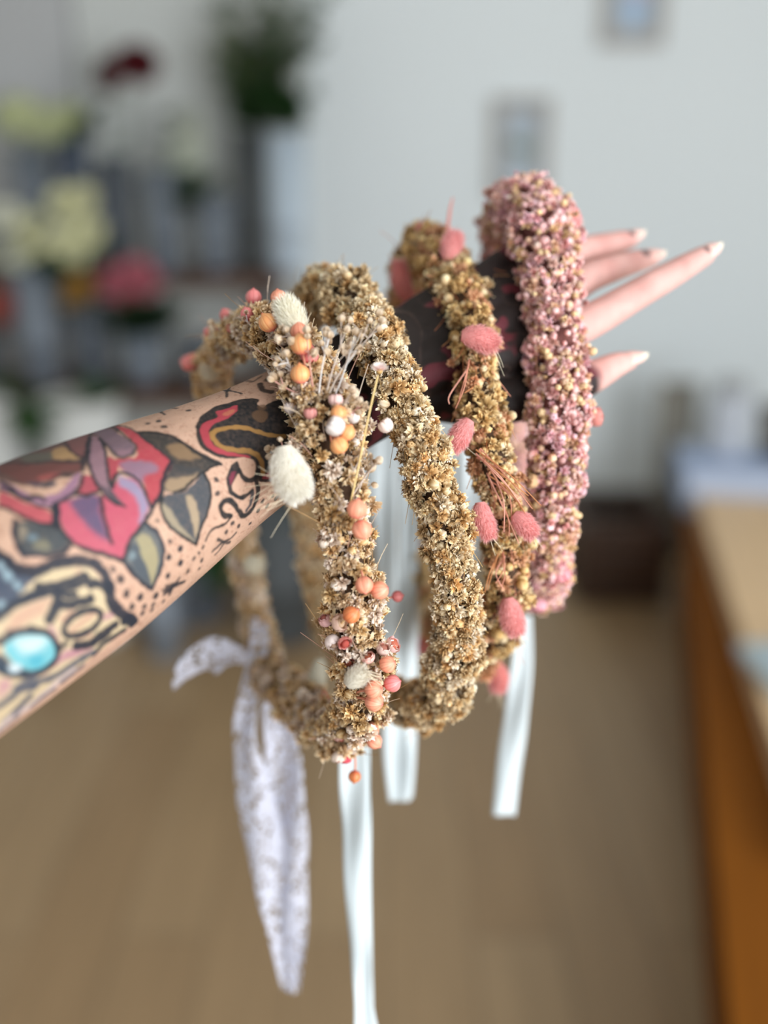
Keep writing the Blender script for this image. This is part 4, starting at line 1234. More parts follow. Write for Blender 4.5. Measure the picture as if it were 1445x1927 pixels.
def sprig(path, parent, px, py, length, deg, tilt=0.1, n=5, col=(214, 198, 184), buds=((150, 120, 88), (206, 178, 144), (236, 220, 200)), d=None):
    """a forked baby's-breath twig with a bud on every tip"""
    p, dd = surf(path, px, py, 0.2, d)
    L = length * dd / F
    z = screen_dir(deg, tilt)
    mb = MB()
    s = np.linspace(0, 1, 7)[:, None]
    bend = RNG.normal(0, .10, 3) * L
    main = p + z * L * s + bend * s * s
    mb.tube(main, np.linspace(.0004, .0002, 7), 4, lin(col))
    tips = [(main[-1], z)]
    for k in range(n):
        j = int(RNG.integers(2, 6))
        dr = unit(z + RNG.normal(0, .55, 3))
        l = L * RNG.uniform(.18, .42)
        mb.tube(main[j] + dr * l * s + RNG.normal(0, .08, 3) * l * s * s, np.linspace(.00028, .00018, 7), 3, lin(col), caps=False)
        tips.append((main[j] + dr * l, dr))
    for t, dr in tips:
        gv, gq, gt = VARS[int(RNG.choice([11, 12, 13, 14, 15, 16, 7, 8]))]
        r = RNG.uniform(.0014, .0021)
        M = rot_to(np.array([dr]))[0]
        mb.add(gv @ M.T * r + t, gq.tolist(), ramp(buds, gt))
    return mb.build('sprig', m_dry, parent)


def ribbon(parent, rows, mat, name='ribbon', thick=0.0003, wave=0.12, nx=7, fold=0.0, label=None):
    """flat band along (px, py, depth, width px, twist deg) with a soft ripple and real thickness"""
    q = spline([list(at(x, y, d)) + [w_ * d / F, math.radians(t)] for x, y, d, w_, t in rows], 12)
    P, Wd, tw = q[:, :3], q[:, 3], q[:, 4]
    T = unit(np.gradient(P, axis=0))
    n = len(P)
    side = unit(RIGHT - T * (T @ RIGHT)[:, None])
    nor = unit(np.cross(side, T))
    sd = np.cos(tw)[:, None] * side + np.sin(tw)[:, None] * nor
    nn = np.cross(sd, T)
    V = []
    for lay in (0, 1):
        for i in range(n):
            for j in range(nx):
                x = j / (nx - 1) - .5
                h = wave * Wd[i] * math.sin(x * 5 + i * .13) + fold * Wd[i] * (abs(x) - .25)
                V.append(P[i] + sd[i] * Wd[i] * x + nn[i] * (h + (lay - .5) * thick))
    Fc = []
    N = n * nx
    for i in range(n - 1):
        for j in range(nx - 1):
            a = i * nx + j
            Fc.append((a, a + 1, a + nx + 1, a + nx))
            Fc.append((a + N, a + N + nx, a + N + nx + 1, a + N + 1))
    rim = list(range(nx)) + [i * nx + nx - 1 for i in range(1, n)] + [(n - 1) * nx + j for j in range(nx - 2, -1, -1)] + [i * nx for i in range(n - 2, 0, -1)]
    for a, b in zip(rim, rim[1:] + rim[:1]):
        Fc.append((a, a + N, b + N, b))
    o = MB().add(V, Fc).build(name, mat, parent, smooth=True)
    if label:
        o['label'] = label
    return o


def satin():
    m, nt, b = new_mat('white_satin')
    b.inputs['Base Color'].default_value = lin4((224, 232, 234))
    b.inputs['Roughness'].default_value = 0.35
    b.inputs['Sheen Weight'].default_value = 0.3
    t = nt.nodes.new('ShaderNodeBsdfTranslucent')
    t.inputs['Color'].default_value = lin4((225, 234, 236))
    mix = nt.nodes.new('ShaderNodeMixShader')
    mix.inputs[0].default_value = 0.3
    nt.links.new(b.outputs[0], mix.inputs[1])
    nt.links.new(t.outputs[0], mix.inputs[2])
    nt.links.new(mix.outputs[0], nt.nodes['Material Output'].inputs['Surface'])
    return m


def lace():
    """white lace: flower-like openings between the threads"""
    m, nt, b = new_mat('white_lace')
    b.inputs['Base Color'].default_value = lin4((232, 232, 242))
    b.inputs['Roughness'].default_value = 0.8
    tc = nt.nodes.new('ShaderNodeTexCoord')
    v = nt.nodes.new('ShaderNodeTexVoronoi')
    v.inputs['Scale'].default_value = 300
    nt.links.new(tc.outputs['Object'], v.inputs['Vector'])
    n = nt.nodes.new('ShaderNodeTexNoise')
    n.inputs['Scale'].default_value = 120
    n.inputs['Detail'].default_value = 1
    nt.links.new(tc.outputs['Object'], n.inputs['Vector'])
    g = nt.nodes.new('ShaderNodeMath')
    g.operation = 'LESS_THAN'
    g.inputs[1].default_value = 0.46
    nt.links.new(v.outputs['Distance'], g.inputs[0])
    h = nt.nodes.new('ShaderNodeMath')
    h.operation = 'GREATER_THAN'
    h.inputs[1].default_value = 0.44
    nt.links.new(n.outputs['Fac'], h.inputs[0])
    a = nt.nodes.new('ShaderNodeMath')
    a.operation = 'MULTIPLY'
    nt.links.new(g.outputs[0], a.inputs[0])
    nt.links.new(h.outputs[0], a.inputs[1])
    tr = nt.nodes.new('ShaderNodeBsdfTransparent')
    tl = nt.nodes.new('ShaderNodeBsdfTranslucent')
    tl.inputs['Color'].default_value = lin4((225, 226, 240))
    mx0 = nt.nodes.new('ShaderNodeMixShader')
    mx0.inputs[0].default_value = 0.35
    nt.links.new(b.outputs[0], mx0.inputs[1])
    nt.links.new(tl.outputs[0], mx0.inputs[2])
    mx = nt.nodes.new('ShaderNodeMixShader')
    nt.links.new(a.outputs[0], mx.inputs[0])
    nt.links.new(mx0.outputs[0], mx.inputs[1])
    nt.links.new(tr.outputs[0], mx.inputs[2])
    nt.links.new(mx.outputs[0], nt.nodes['Material Output'].inputs['Surface'])
    return m


m_satin, m_lace = satin(), lace()

TAN = [((104, 74, 42), (208, 176, 128), (248, 232, 200)), ((98, 70, 40), (196, 162, 114), (240, 222, 186)), ((112, 78, 44), (214, 178, 124), (250, 234, 198)),
       ((122, 86, 48), (210, 164, 104), (236, 202, 152)), ((116, 88, 62), (218, 194, 158), (254, 244, 224))]
ROSE_TAN = [((114, 82, 52), (212, 172, 118), (248, 232, 200)), ((104, 74, 44), (202, 158, 98), (240, 216, 172)), ((126, 92, 68), (220, 194, 170), (252, 242, 230)),
            ((114, 82, 54), (208, 172, 128), (244, 224, 192))]
GOLD = [((104, 70, 36), (202, 160, 100), (240, 210, 154)), ((112, 74, 38), (210, 170, 108), (246, 220, 168)), ((122, 86, 54), (216, 184, 136), (248, 232, 196)), ((120, 76, 48), (202, 144, 104), (232, 188, 150))]
PINK = [((150, 84, 78), (232, 170, 166), (250, 222, 220)), ((140, 76, 70), (224, 156, 150), (246, 206, 202)), ((154, 94, 76), (234, 180, 162), (250, 226, 214)),
        ((146, 84, 82), (230, 168, 172), (250, 220, 228)), ((148, 104, 66), (224, 184, 136), (246, 222, 178)), ((148, 98, 68), (228, 176, 142), (250, 220, 190)), ((150, 86, 80), (234, 170, 162), (254, 230, 226))]

P1 = Path([(510, 622, .508, 105), (562, 675, .484, 118), (598, 742, .475, 134), (618, 812, .474, 152), (632, 880, .474, 130), (643, 950, .475, 112), (652, 1020, .477, 110),
           (660, 1090, .480, 116), (665, 1160, .484, 132), (676, 1230, .488, 138), (685, 1290, .497, 116), (672, 1345, .515, 112), (640, 1372, .545, 116), (590, 1342, .585, 104),
           (542, 1300, .62, 92), (507, 1255, .645, 76), (487, 1190, .655, 60), (472, 1120, .66, 62), (462, 1050, .66, 60), (450, 960, .655, 60), (435, 880, .645, 60), (415, 790, .63, 60),
           (400, 715, .612, 75), (412, 662, .58, 72), (455, 628, .54, 84)], 12)
P2 = Path([(575, 592, .60, 92), (605, 553, .575, 105), (650, 560, .545, 118), (690, 610, .52, 116), (722, 670, .503, 112), (750, 735, .495, 106), (775, 800, .492, 106), (800, 870, .491, 112),
           (822, 935, .492, 118), (840, 1000, .494, 114), (852, 1070, .498, 106), (860, 1140, .505, 104), (860, 1210, .517, 114), (845, 1280, .535, 116), (810, 1328, .555, 108), (755, 1318, .59, 92),
           (700, 1280, .625, 82), (650, 1230, .645, 74), (612, 1160, .655, 65), (590, 1080, .66, 62), (580, 1000, .66, 62), (572, 920, .655, 62), (566, 840, .65, 60), (560, 750, .64, 65), (560, 660, .62, 76)], 17)
P3 = Path([(803, 458, .605, 92), (838, 502, .580, 104), (866, 556, .555, 112), (884, 615, .538, 102), (892, 680, .528, 94), (900, 740, .523, 104), (912, 800, .520, 110), (924, 860, .518, 98),
           (940, 930, .520, 94), (952, 1000, .524, 94), (956, 1070, .532, 95), (948, 1140, .545, 95), (925, 1200, .565, 88), (890, 1235, .595, 80), (856, 1225, .63, 74), (832, 1180, .655, 70),
           (816, 1110, .67, 64), (808, 1020, .678, 62), (800, 920, .68, 60), (785, 820, .678, 60), (772, 720, .67, 60), (762, 620, .66, 66), (765, 540, .645, 76), (778, 485, .625, 84)], 9)
P4 = Path([(950, 445, .64, 108), (965, 400, .615, 125), (998, 392, .585, 146), (1020, 442, .562, 146), (1034, 510, .552, 132), (1042, 590, .545, 122), (1048, 670, .540, 126), (1053, 750, .538, 130),
           (1050, 830, .538, 130), (1043, 910, .540, 118), (1037, 990, .547, 104), (1035, 1060, .560, 90), (1026, 1108, .585, 84), (1002, 1108, .62, 74), (986, 1060, .65, 70), (978, 980, .665, 70),
           (970, 880, .67, 70), (963, 780, .672, 70), (957, 680, .67, 70), (950, 580, .665, 80), (947, 505, .655, 94)], 8)

CROWNS = [
    # name bits, path, florets: count, size, mixture, palettes, scatter options
    (P1, 'flower wreath nearest the elbow, beige baby\'s breath with coral pods and cream bunny tails', ROSE_TAN,
     [dict(n=2900, size=.0029, mix=mixture(7, 2, 1.6, 1), spread=(.62, 1.06), lean=.5, flow=.15)], m_core),
    (P2, 'plain straw-coloured dried flower wreath with a single floret mix, second from the elbow', TAN,
     [dict(n=4000, size=.00275, mix=mixture(7, 2.5, 1.3, .8), spread=(.62, 1.04), lean=.5, flow=.1)], m_core),
    (P3, 'golden beige flower wreath with soft pink bunny tails, third along the arm', GOLD,
     [dict(n=2900, size=.0027, mix=mixture(5, 2, 3, 1), spread=(.58, 1.06), lean=.5)], m_core),
    (P4, 'thick dusty pink flower wreath hanging over the hand nearest the fingers', PINK,
     [dict(n=7500, size=.0023, mix=mixture(2.2, 2, 5, 2), spread=(.66, 1.03), lean=.4)], m_core_p),
]
CROWNS[1] = CROWNS[1][:1] + ('plain straw-coloured dried flower wreath, all one kind of floret, second from the elbow',) + CROWNS[1][2:]
ROOTS, SCAT = [], []
bx = V[::7]
splat(bx, 'arm')
for ci, (path, label, pals, groups, mc) in enumerate(CROWNS):
    S = None
    for g in groups:
        s = scatter(path, g['n'], g['size'], g['mix'], pals, g['lean'], g['spread'], g.get('flow', 0))
        S = s if S is None else {k: np.concatenate([S[k], s[k]]) for k in s}
    SCAT.append(S)
    splat(S['c'], ci)
VIS = [set() for _ in CROWNS]
for (d_, who, k) in ZB.values():
    if who != 'arm':
        VIS[who].add(k)
for ci, (path, label, pals, groups, mc) in enumerate(CROWNS):
    S = SCAT[ci]
    root = empty('flower_wreath', tuple(path.P.mean(0)))
    tag(root, label, 'wreath', 'dried flower wreaths hanging on the arm')
    inv = -path.P.mean(0)
    root.location = (0, 0, 0)
    ROOTS.append(root)
    core(path).build('vine_ring', mc, root, smooth=True)
    _, _, dep = project(S['c'])
    face = (unit(CAM - S['c']) * S['ax']).sum(1)
    vis = np.array(sorted(VIS[ci]))
    show = S['sz'][vis] / dep[vis] * np.clip(face[vis] + .6, .1, 1.4)
    hero = vis[np.argsort(-show)[:100]]
    rest = np.setdiff1d(np.arange(len(dep)), hero)
    Vx, Qx, Cx = bake(S, rest, pals)
    o = link('florets', np_mesh('florets', Vx, Qx, Cx, m_dry), root)
    o['kind'] = 'stuff'
    cache = {}
    for k in hero:
        key = (int(S['var'][k]), int(S['pal'][k]))
        if key not in cache:
            gv, gq, gt = VARS[key[0]]
            cache[key] = np_mesh('floret', gv, gq, ramp(pals[key[1]], gt), m_dry)
        f = link('floret', cache[key], root)
        f.matrix_local = Matrix.Translation(Vector(S['c'][k])) @ Matrix(S['M'][k].tolist()).to_4x4() @ Matrix.Scale(float(S['sz'][k]), 4)

R1, R2, R3, R4 = ROOTS
st = stem_tufts(P1, 420, .016, .00022, [(212, 190, 160), (170, 134, 92), (226, 206, 186), (216, 170, 150)], .7, -1).build('stalks', m_stem, R1)
st['kind'] = 'stuff'
st = stem_tufts(P2, 620, .013, .00020, [(196, 156, 96), (214, 178, 120), (150, 112, 64)], .5, 1).build('stalks', m_stem, R2)
st['kind'] = 'stuff'
st = stem_tufts(P3, 420, .018, .00028, [(176, 110, 74), (196, 140, 92), (206, 140, 116)], .4, 1).build('stalks', m_stem, R3)
st['kind'] = 'stuff'
st = stem_tufts(P4, 160, .010, .00025, [(190, 130, 110), (206, 150, 120)], .4, 1).build('stalks', m_stem, R4)
st['kind'] = 'stuff'

# --- first crown: flax pods (px, py, size, colour, tip direction, lean, depth)
for a in [(567, 648, 41, 'orange', 100, .2, .462), (505, 607, 37, 'orange', 125, .25, .478), (565, 704, 37, 'orange', 95, .2, .461), (582, 668, 35, 'pink', 75, .1, .467), (563, 624, 34, 'coral', 95, .1, .470),
          (465, 591, 26, 'pink', 110, .0, .505), (477, 559, 30, 'pink', 90, .0, .520), (524, 560, 30, 'coral', 100, .0, .512), (425, 592, 24, 'pink', 120, 0, .545), (396, 627, 26, 'pink', 150, 0, .565),
          (355, 683, 30, 'pink', 165, 0, .60), (366, 676, 24, 'coral', 140, 0, .60), (437, 618, 24, 'pink', 100, 0, .53),
          (637, 777, 30, 'orange', 100, .1, .456), (653, 814, 32, 'orange', 60, .2, .456), (638, 838, 34, 'orange', -60, .4, .455),
          (671, 958, 38, 'coral', 80, .3, .455), (681, 997, 38, 'coral', -70, .4, .456), (685, 1101, 34, 'coral', -80, .5, .462), (714, 1111, 35, 'coral', 20, .5, .466), (661, 1157, 33, 'rust', 40, .4, .466),
          (729, 1250, 32, 'coral', 20, .55, .474), (703, 1297, 35, 'coral', 15, .65, .474), (704, 1321, 36, 'coral', -10, .6, .478), (738, 1286, 33, 'pink', 20, .4, .477), (748, 1122, 22, 'pink', 10, 0, .52),
          (626, 1338, 28, 'rust', -70, .4, .535), (697, 1374, 32, 'coral', -60, .4, .510), (704, 1395, 30, 'coral', -40, .3, .515), (629, 1364, 22, 'coral', -80, .3, .525)]:
    flax_pod(P1, R1, *a)
flax_pod(P1, R1, 667, 1461, 24, 'rust', -95, .1, .535, stem_to=(655, 1395))
# --- papery buds
W_, PKB, PCH = (246, 232, 226), (236, 170, 160), (244, 214, 196)
for a in [(612, 1167, 26, (236, 190, 186), (200, 120, 110), .2, 120, .5), (626, 1209, 30, W_, (214, 176, 150), .3, -60, .5), (650, 1212, 28, PKB, (206, 96, 84), .7, -50, .75), (655, 1249, 26, PKB, (150, 76, 56), .75, -60, .85),
          (692, 1236, 26, (244, 196, 184), (214, 120, 90), .5, 110, .5), (742, 1212, 32, (246, 214, 210), (230, 130, 104), .6, 30, .5), (641, 1172, 34, PCH, (232, 196, 160), .5, 20, .6), (722, 1220, 28, (244, 216, 204), (226, 150, 130), .4, 60, .5),
          (641, 1386, 26, (244, 190, 188), (214, 120, 110), .3, -80, .3, .52), (636, 1427, 26, (244, 226, 210), (220, 170, 150), .3, -90, .3, .525), (651, 1430, 20, (226, 90, 104), (200, 70, 80), .2, -80, .3, .527),
          (547, 766, 26, W_, (226, 190, 170), .1, 100, .3), (584, 777, 25, (240, 168, 160), (206, 110, 100), .15, 90, .3), (632, 752, 28, (248, 214, 206), (230, 160, 150), .1, 95, .2), (665, 785, 24, (250, 240, 234), (220, 190, 170), .1, 70, .3),
          (630, 801, 38, (250, 240, 234), (226, 196, 180), .1, 150, .3, .453), (610, 1022, 20, (246, 232, 214), (226, 190, 160), .2, 80, .4), (725, 800, 29, (250, 232, 222), (240, 190, 170), .1, 130, .2, .470)]:
    paper_bud(P1, R1, *a)
daisy(P1, R1, 714, 697, 38, 88, .55, .460, [(655, 965, .460), (672, 890, .458), (692, 790, .459), (711, 706, .462)])
# --- cream bunny tails
CRM = (250, 242, 226)
bunny_tail(P1, R1, [(566, 636), (552, 605), (532, 566)], 58, (248, 240, 216), 4200, .474, edge=(250, 248, 236), fluff=1.0)
bunny_tail(P1, R1, [(533, 840), (541, 878), (553, 912), (563, 932)], 77, CRM, 7000, .457, awns=26, awn_dir=178, edge=(252, 250, 242), fluff=.8)
bunny_tail(P1, R1, [(652, 1290), (668, 1276), (688, 1262)], 44, (226, 218, 200), 1500, .470, awns=14, awn_dir=-20, edge=(240, 234, 222))
bunny_tail(P1, R1, [(602, 1240), (598, 1275), (594, 1312)], 38, (214, 208, 188), 700, .60)
bunny_tail(P1, R1, [(462, 1052), (476, 1062), (492, 1070)], 44, (236, 228, 206), 700, .63)
bunny_tail(P1, R1, [(392, 716), (398, 690), (410, 668)], 46, (226, 214, 190), 700, .585)
# --- twigs of baby's breath fanning out over the wrist
for a in [(560, 720, 70, 120), (590, 735, 95, 100), (600, 740, 110, 85), (615, 735, 130, 75), (620, 740, 150, 68), (630, 745, 130, 66), (640, 770, 64, 50), (646, 790, 56, 45), (560, 740, 60, 160), (580, 700, 90, 110),
          (500, 640, 55, 140), (470, 640, 50, 130), (440, 640, 55, 150), (665, 930, 70, 60), (668, 945, 80, 75), (560, 830, 60, 200), (640, 720, 70, 70), (655, 900, 60, 50)]:
    sprig(P1, R1, *a, tilt=RNG.uniform(.0, .4), n=int(RNG.integers(3, 7)), col=[(214, 198, 184), (236, 232, 228), (220, 170, 156)][int(RNG.integers(3))])
# --- third crown: pink bunny tails
PT, PL = (240, 160, 156), (250, 196, 194)
for pts, w_, d in [([(842, 492), (850, 462), (858, 440)], 46, .565), ([(775, 570), (756, 535), (750, 492)], 40, .60), ([(796, 598), (802, 570), (812, 540)], 36, .575), ([(868, 632), (900, 636), (934, 650)], 52, .510),
                   ([(884, 790), (868, 815), (852, 846)], 46, .503), ([(903, 945), (908, 975), (922, 1012)], 44, .502), ([(966, 968), (984, 984), (1004, 1008)], 44, .503), ([(955, 1125), (962, 1160), (972, 1192)], 50, .525),
                   ([(930, 1245), (938, 1275), (936, 1300)], 42, .60), ([(800, 1190), (802, 1212), (800, 1232)], 34, .66), ([(800, 455), (796, 440), (800, 425)], 34, .60), ([(820, 468), (806, 480), (790, 490)], 30, .61)]:
    bunny_tail(P3, R3, pts, w_, PT if d < .59 else (228, 138, 130), 2600, d, edge=PL, awns=5, awn_dir=-70)
# slim grass blade and stalks
MB().tube(spline([at(838, 470, .585), at(846, 400, .588), at(852, 372, .59)], 6), np.linspace(.0012, .0004, 13), 6, lin((226, 150, 140))).build('grass_spike', m_stem, R3)
for (x, y, d, x2, y2, k) in [(900, 850, .50, 985, 940, 7), (885, 690, .51, 872, 760, 4), (925, 900, .505, 975, 1000, 6), (880, 560, .54, 910, 590, 5), (950, 1040, .515, 935, 1110, 5)]:
    for q in range(k):
        a = at(x + RNG.normal(0, 6), y + RNG.normal(0, 6), d + .004)
        b = at(x2 + RNG.normal(0, 12), y2 + RNG.normal(0, 14), d - .002)
        m_ = 0.5 * (a + b) - FWD * .004 + RNG.normal(0, .0022, 3)
        MB().tube(spline([a, m_, b], 6), np.linspace(.0004, .0002, 13), 5, lin([(206, 140, 116), (190, 128, 84), (222, 160, 140)][q % 3])).build('stalk', m_stem, R3)

for a in [(1122, 784, 36, (238, 160, 150), (222, 124, 112), .25, 5, .1, .545), (1078, 408, 40, (236, 150, 148), (222, 120, 116), .2, 20, .1, .575), (1056, 1085, 40, (240, 170, 176), (224, 130, 140), .25, -60, .3, .555),
          (1012, 1140, 34, (240, 180, 190), (224, 130, 140), .25, -95, .3, .575), (1068, 960, 30, (240, 176, 170), (224, 130, 140), .3, -10, .3, .54), (1000, 905, 28, (238, 196, 150), (224, 150, 120), .3, 170, .4, .533)]:
    paper_bud(P4, R4, *a)
# --- ribbons tied to the crowns
ribbon(R1, [(662, 1380, .56, 50, 0), (664, 1450, .575, 56, 8), (668, 1560, .585, 52, -14), (672, 1680, .59, 46, 12), (680, 1800, .595, 40, -20), (684, 1890, .595, 36, 10), (692, 1990, .595, 60, 25)], m_satin)
ribbon(R1, [(676, 1380, .568, 40, 10), (682, 1480, .588, 34, -20), (684, 1600, .598, 30, 18), (686, 1740, .603, 28, 0), (690, 1850, .605, 26, 20), (688, 1990, .605, 30, -15)], m_satin)
ribbon(R2, [(722, 800, .65, 44, 0), (722, 900, .66, 48, 12), (728, 1050, .665, 42, -10), (732, 1200, .67, 40, 12), (740, 1330, .672, 44, 0), (748, 1430, .675, 52, -10), (752, 1508, .675, 40, 10)], m_satin)
ribbon(R2, [(772, 860, .66, 34, 0), (770, 960, .668, 36, -15), (768, 1100, .674, 38, 12), (766, 1250, .678, 40, 0), (764, 1380, .68, 42, 14), (758, 1500, .68, 36, 0)], m_satin)
ribbon(R3, [(984, 1160, .655, 34, 0), (982, 1240, .662, 40, 10), (972, 1340, .668, 44, -8), (960, 1440, .674, 48, 10), (948, 1535, .678, 44, 0)], m_satin)
ribbon(R3, [(880, 800, .66, 24, 0), (884, 880, .668, 26, 10), (886, 980, .67, 24, -10), (890, 1060, .67, 22, 0)], m_satin)
lb = 'white lace bow'
ribbon(R1, [(488, 1165, .648, 34, 0), (487, 1205, .64, 36, 15), (482, 1250, .642, 30, 0)], m_lace, 'lace_knot', .0006, .2)
ribbon(R1, [(478, 1245, .64, 26, 80), (430, 1232, .635, 58, 70), (385, 1238, .632, 74, 60), (345, 1270, .632, 66, 75), (326, 1292, .634, 26, 85)], m_lace, 'lace_loop', .0006, .15, 9)
ribbon(R1, [(477, 1250, .642, 26, 0), (466, 1310, .645, 36, 10), (462, 1400, .648, 52, -15), (486, 1520, .652, 74, 12), (512, 1640, .655, 72, -10), (532, 1760, .658, 52, 8), (544, 1868, .66, 26, 0)], m_lace, 'lace_tail', .0006, .22, 9)
ribbon(R1, [(508, 1315, .648, 30, 0), (528, 1400, .652, 64, 14), (545, 1520, .656, 66, -10), (552, 1640, .658, 54, 10), (556, 1760, .66, 40, -10), (552, 1865, .662, 22, 0)], m_lace, 'lace_tail', .0006, .22, 9)

# ------------------------------------------------------------------ the flower stand in the background
m_leaf = vcol('leaf_green', 0.55, 0.3, trans=0.25, vary=0.1)
m_bloom = vcol('fresh_petals', 0.6, 0.2, trans=0.25, vary=0.06)
m_wood_dark = planks('stand_wood', (92, 62, 44), (84, 56, 40), 0.12, 2.0)
m_iron = plain('dark_iron', (52, 54, 56), 0.6, 0.2)
m_zinc = plain('zinc', (128, 136, 146), 0.5, 0.25, noise=0.12, scale=9)
m_zinc_d = plain('dark_zinc', (92, 98, 106), 0.55, 0.3, noise=0.12, scale=9)
m_slate = plain('slate_blue_metal', (84, 94, 112), 0.6, 0.2)
m_pale = plain('pale_enamel', (190, 204, 216), 0.45)
m_white = plain('white_plastic', (214, 214, 210), 0.6)
m_char = plain('charcoal_plastic', (70, 74, 76), 0.6)
G1, G2, G3, G4 = (56, 92, 44), (42, 70, 38), (118, 130, 84), (84, 108, 76)


def at_bg(px, py, y):
    return at_y(px, py, y)


def bucket(px0, px1, ytop, ybot, Y, mat, label, group=None, taper=0.80, handles=True, z0=None, name='flower_bucket'):
    """tall open flower bucket standing at room depth Y, seen between photo columns px0..px1"""
    xm = 0.5 * (px0 + px1)
    b = at_bg(xm, ybot, Y)
    t = at_bg(xm, ytop, Y)
    if z0 is not None:
        b[2] = z0
    dep = (t - CAM) @ FWD
    R = (px1 - px0) * 0.5 * dep / F
    H = t[2] - b[2]
    root = empty(name, (b[0], Y, b[2]))
    tag(root, label, 'bucket', group)
    mb = MB()
    r0 = R * taper
    prof = [(r0 * .9, 0.0), (r0, 0.004), (r0 * 1.005, .02), (r0 + (R - r0) * .35, H * .35), (r0 + (R - r0) * .35 + .004, H * .36), (r0 + (R - r0) * .37, H * .375), (R, H), (R * .96, H), (R * .95, H - .01), (r0 * .93, .02), (r0 * .1, .018)]
    mb.lathe(prof, 32)
    mb.build('body', mat, root, smooth=True)
    rim = MB()
    a = np.linspace(0, 2 * math.pi, 33)
    rim.tube(np.stack([R * np.cos(a), R * np.sin(a), np.full(33, H)], 1), 0.006, 8, caps=False)
    rim.build('rim', mat, root, smooth=True)
    if handles:
        for sgn in (-1, 1):
            th = np.linspace(-.5, .5, 9)
            h = MB()
            rr = r0 + (R - r0) * .8
            h.tube(np.stack([sgn * (rr - .002 + .028 * np.cos(th * math.pi)), .05 * np.sin(th * math.pi), np.full(9, H * .8)], 1), .004, 6)
            h.build('handle', mat, root, smooth=True)
    return np.array([b[0], Y, t[2]]), R, root


def leafblade(mb, p, d, L, W_, col, curl=0.25):
    d = unit(d)
    s = unit(np.cross(d, [0, 0, 1.0] + RNG.normal(0, .3, 3)))
    n = np.cross(s, d)
    V, cl = [], []
    for t, w_ in ((0, .12), (.3, .85), (.6, 1), (.85, .55), (1, .04)):
        for x in (-1, 0, 1):
            V.append(p + d * L * t + s * x * W_ * w_ * .5 + n * (-curl * L * t * t + .12 * W_ * x * x))
            cl.append(col * (1.0 if x else 0.9))
    mb.add(V, [(i * 3 + j, i * 3 + j + 1, i * 3 + j + 4, i * 3 + j + 3) for i in range(4) for j in range(2)], np.array(cl))


def stem_of(root, head, foot, rad=.003, col=G1, leaves=5, L=.06):
    mb = MB()
    mid = 0.5 * (head + foot) + RNG.normal(0, .012, 3)
    q = spline([foot, mid, head], 8)
    mb.tube(q, rad, 6, lin(col))
    st_ = mb.build('stem', m_leaf, root, smooth=True)
    lf = MB()
    for _ in range(leaves):
        i = int(RNG.integers(len(q) // 2, len(q)))
        a = RNG.uniform(0, 2 * math.pi)
        leafblade(lf, q[i], (math.cos(a), math.sin(a), RNG.uniform(-.1, .8)), L * RNG.uniform(.7, 1.3), L * .45, lin([G1, G2, G4][int(RNG.integers(3))]))
    if leaves:
        lf.build('leaves', m_leaf, root)['kind'] = 'stuff'


def petal_head(c, R, axis, layers, pal, wide=1.0, open_=1.0):
    """full bloom: cupped petals in whorls from bud to open"""
    mb = MB()
    M = mat_z(axis, RNG.uniform(0, 6))
    for k, np_ in enumerate(layers):
        f = (k + 1) / len(layers)
        el = math.radians(12 + 62 * f * open_)
        for p in range(np_):
            az = 2 * math.pi * (p + .5 * k) / np_ + RNG.normal(0, .12)
            rad = np.array([math.cos(az), math.sin(az), 0])
            tan = np.array([-math.sin(az), math.cos(az), 0])
            V, cl = [], []
            for i, (s, w_) in enumerate(((.05, .2), (.4, .8), (.75, 1.0), (1.0, .6))):
                e = el * (0.35 + 0.65 * s)
                for x in (-1, -.4, .4, 1):
                    L = R * (0.45 + .55 * f)
                    v = rad * math.sin(e) * L * s + np.array([0, 0, math.cos(e) * L * s]) + tan * x * w_ * R * .42 * wide - rad * x * x * w_ * R * .14 + RNG.normal(0, R * .02, 3)
                    V.append(v)
                    cl.append(lin(pal[0]) * (1 - s) + lin(pal[1]) * s)
            mb.add(np.array(V) @ M.T + c, [(i * 4 + j, i * 4 + j + 1, i * 4 + j + 5, i * 4 + j + 4) for i in range(3) for j in range(3)], np.array(cl))
    mb.lathe([(R * .04, -R * .12), (R * .2, -R * .02), (R * .1, R * .1)], 8, c, M, lin(G1))
    return mb


def bloom(px, py, dia, Y, pal, label, cat, foot, group=None, layers=(4, 6, 8), name='rose', axis=None, wide=1.0, open_=1.0, leaves=4):
    c = at_bg(px, py, Y)
    R = dia * .5 * ((c - CAM) @ FWD) / F
    root = empty(name, (0, 0, 0))
    tag(root, label, cat, group)
    ax = unit(np.array([RNG.normal(0, .3), -.8 + RNG.normal(0, .2), .75])) if axis is None else unit(np.array(axis, float))
    petal_head(c, R, ax, layers, pal, wide, open_).build('bloom', m_bloom, root, smooth=True)
    stem_of(root, c - ax * R * .1, np.asarray(foot, float), leaves=leaves)
    return root


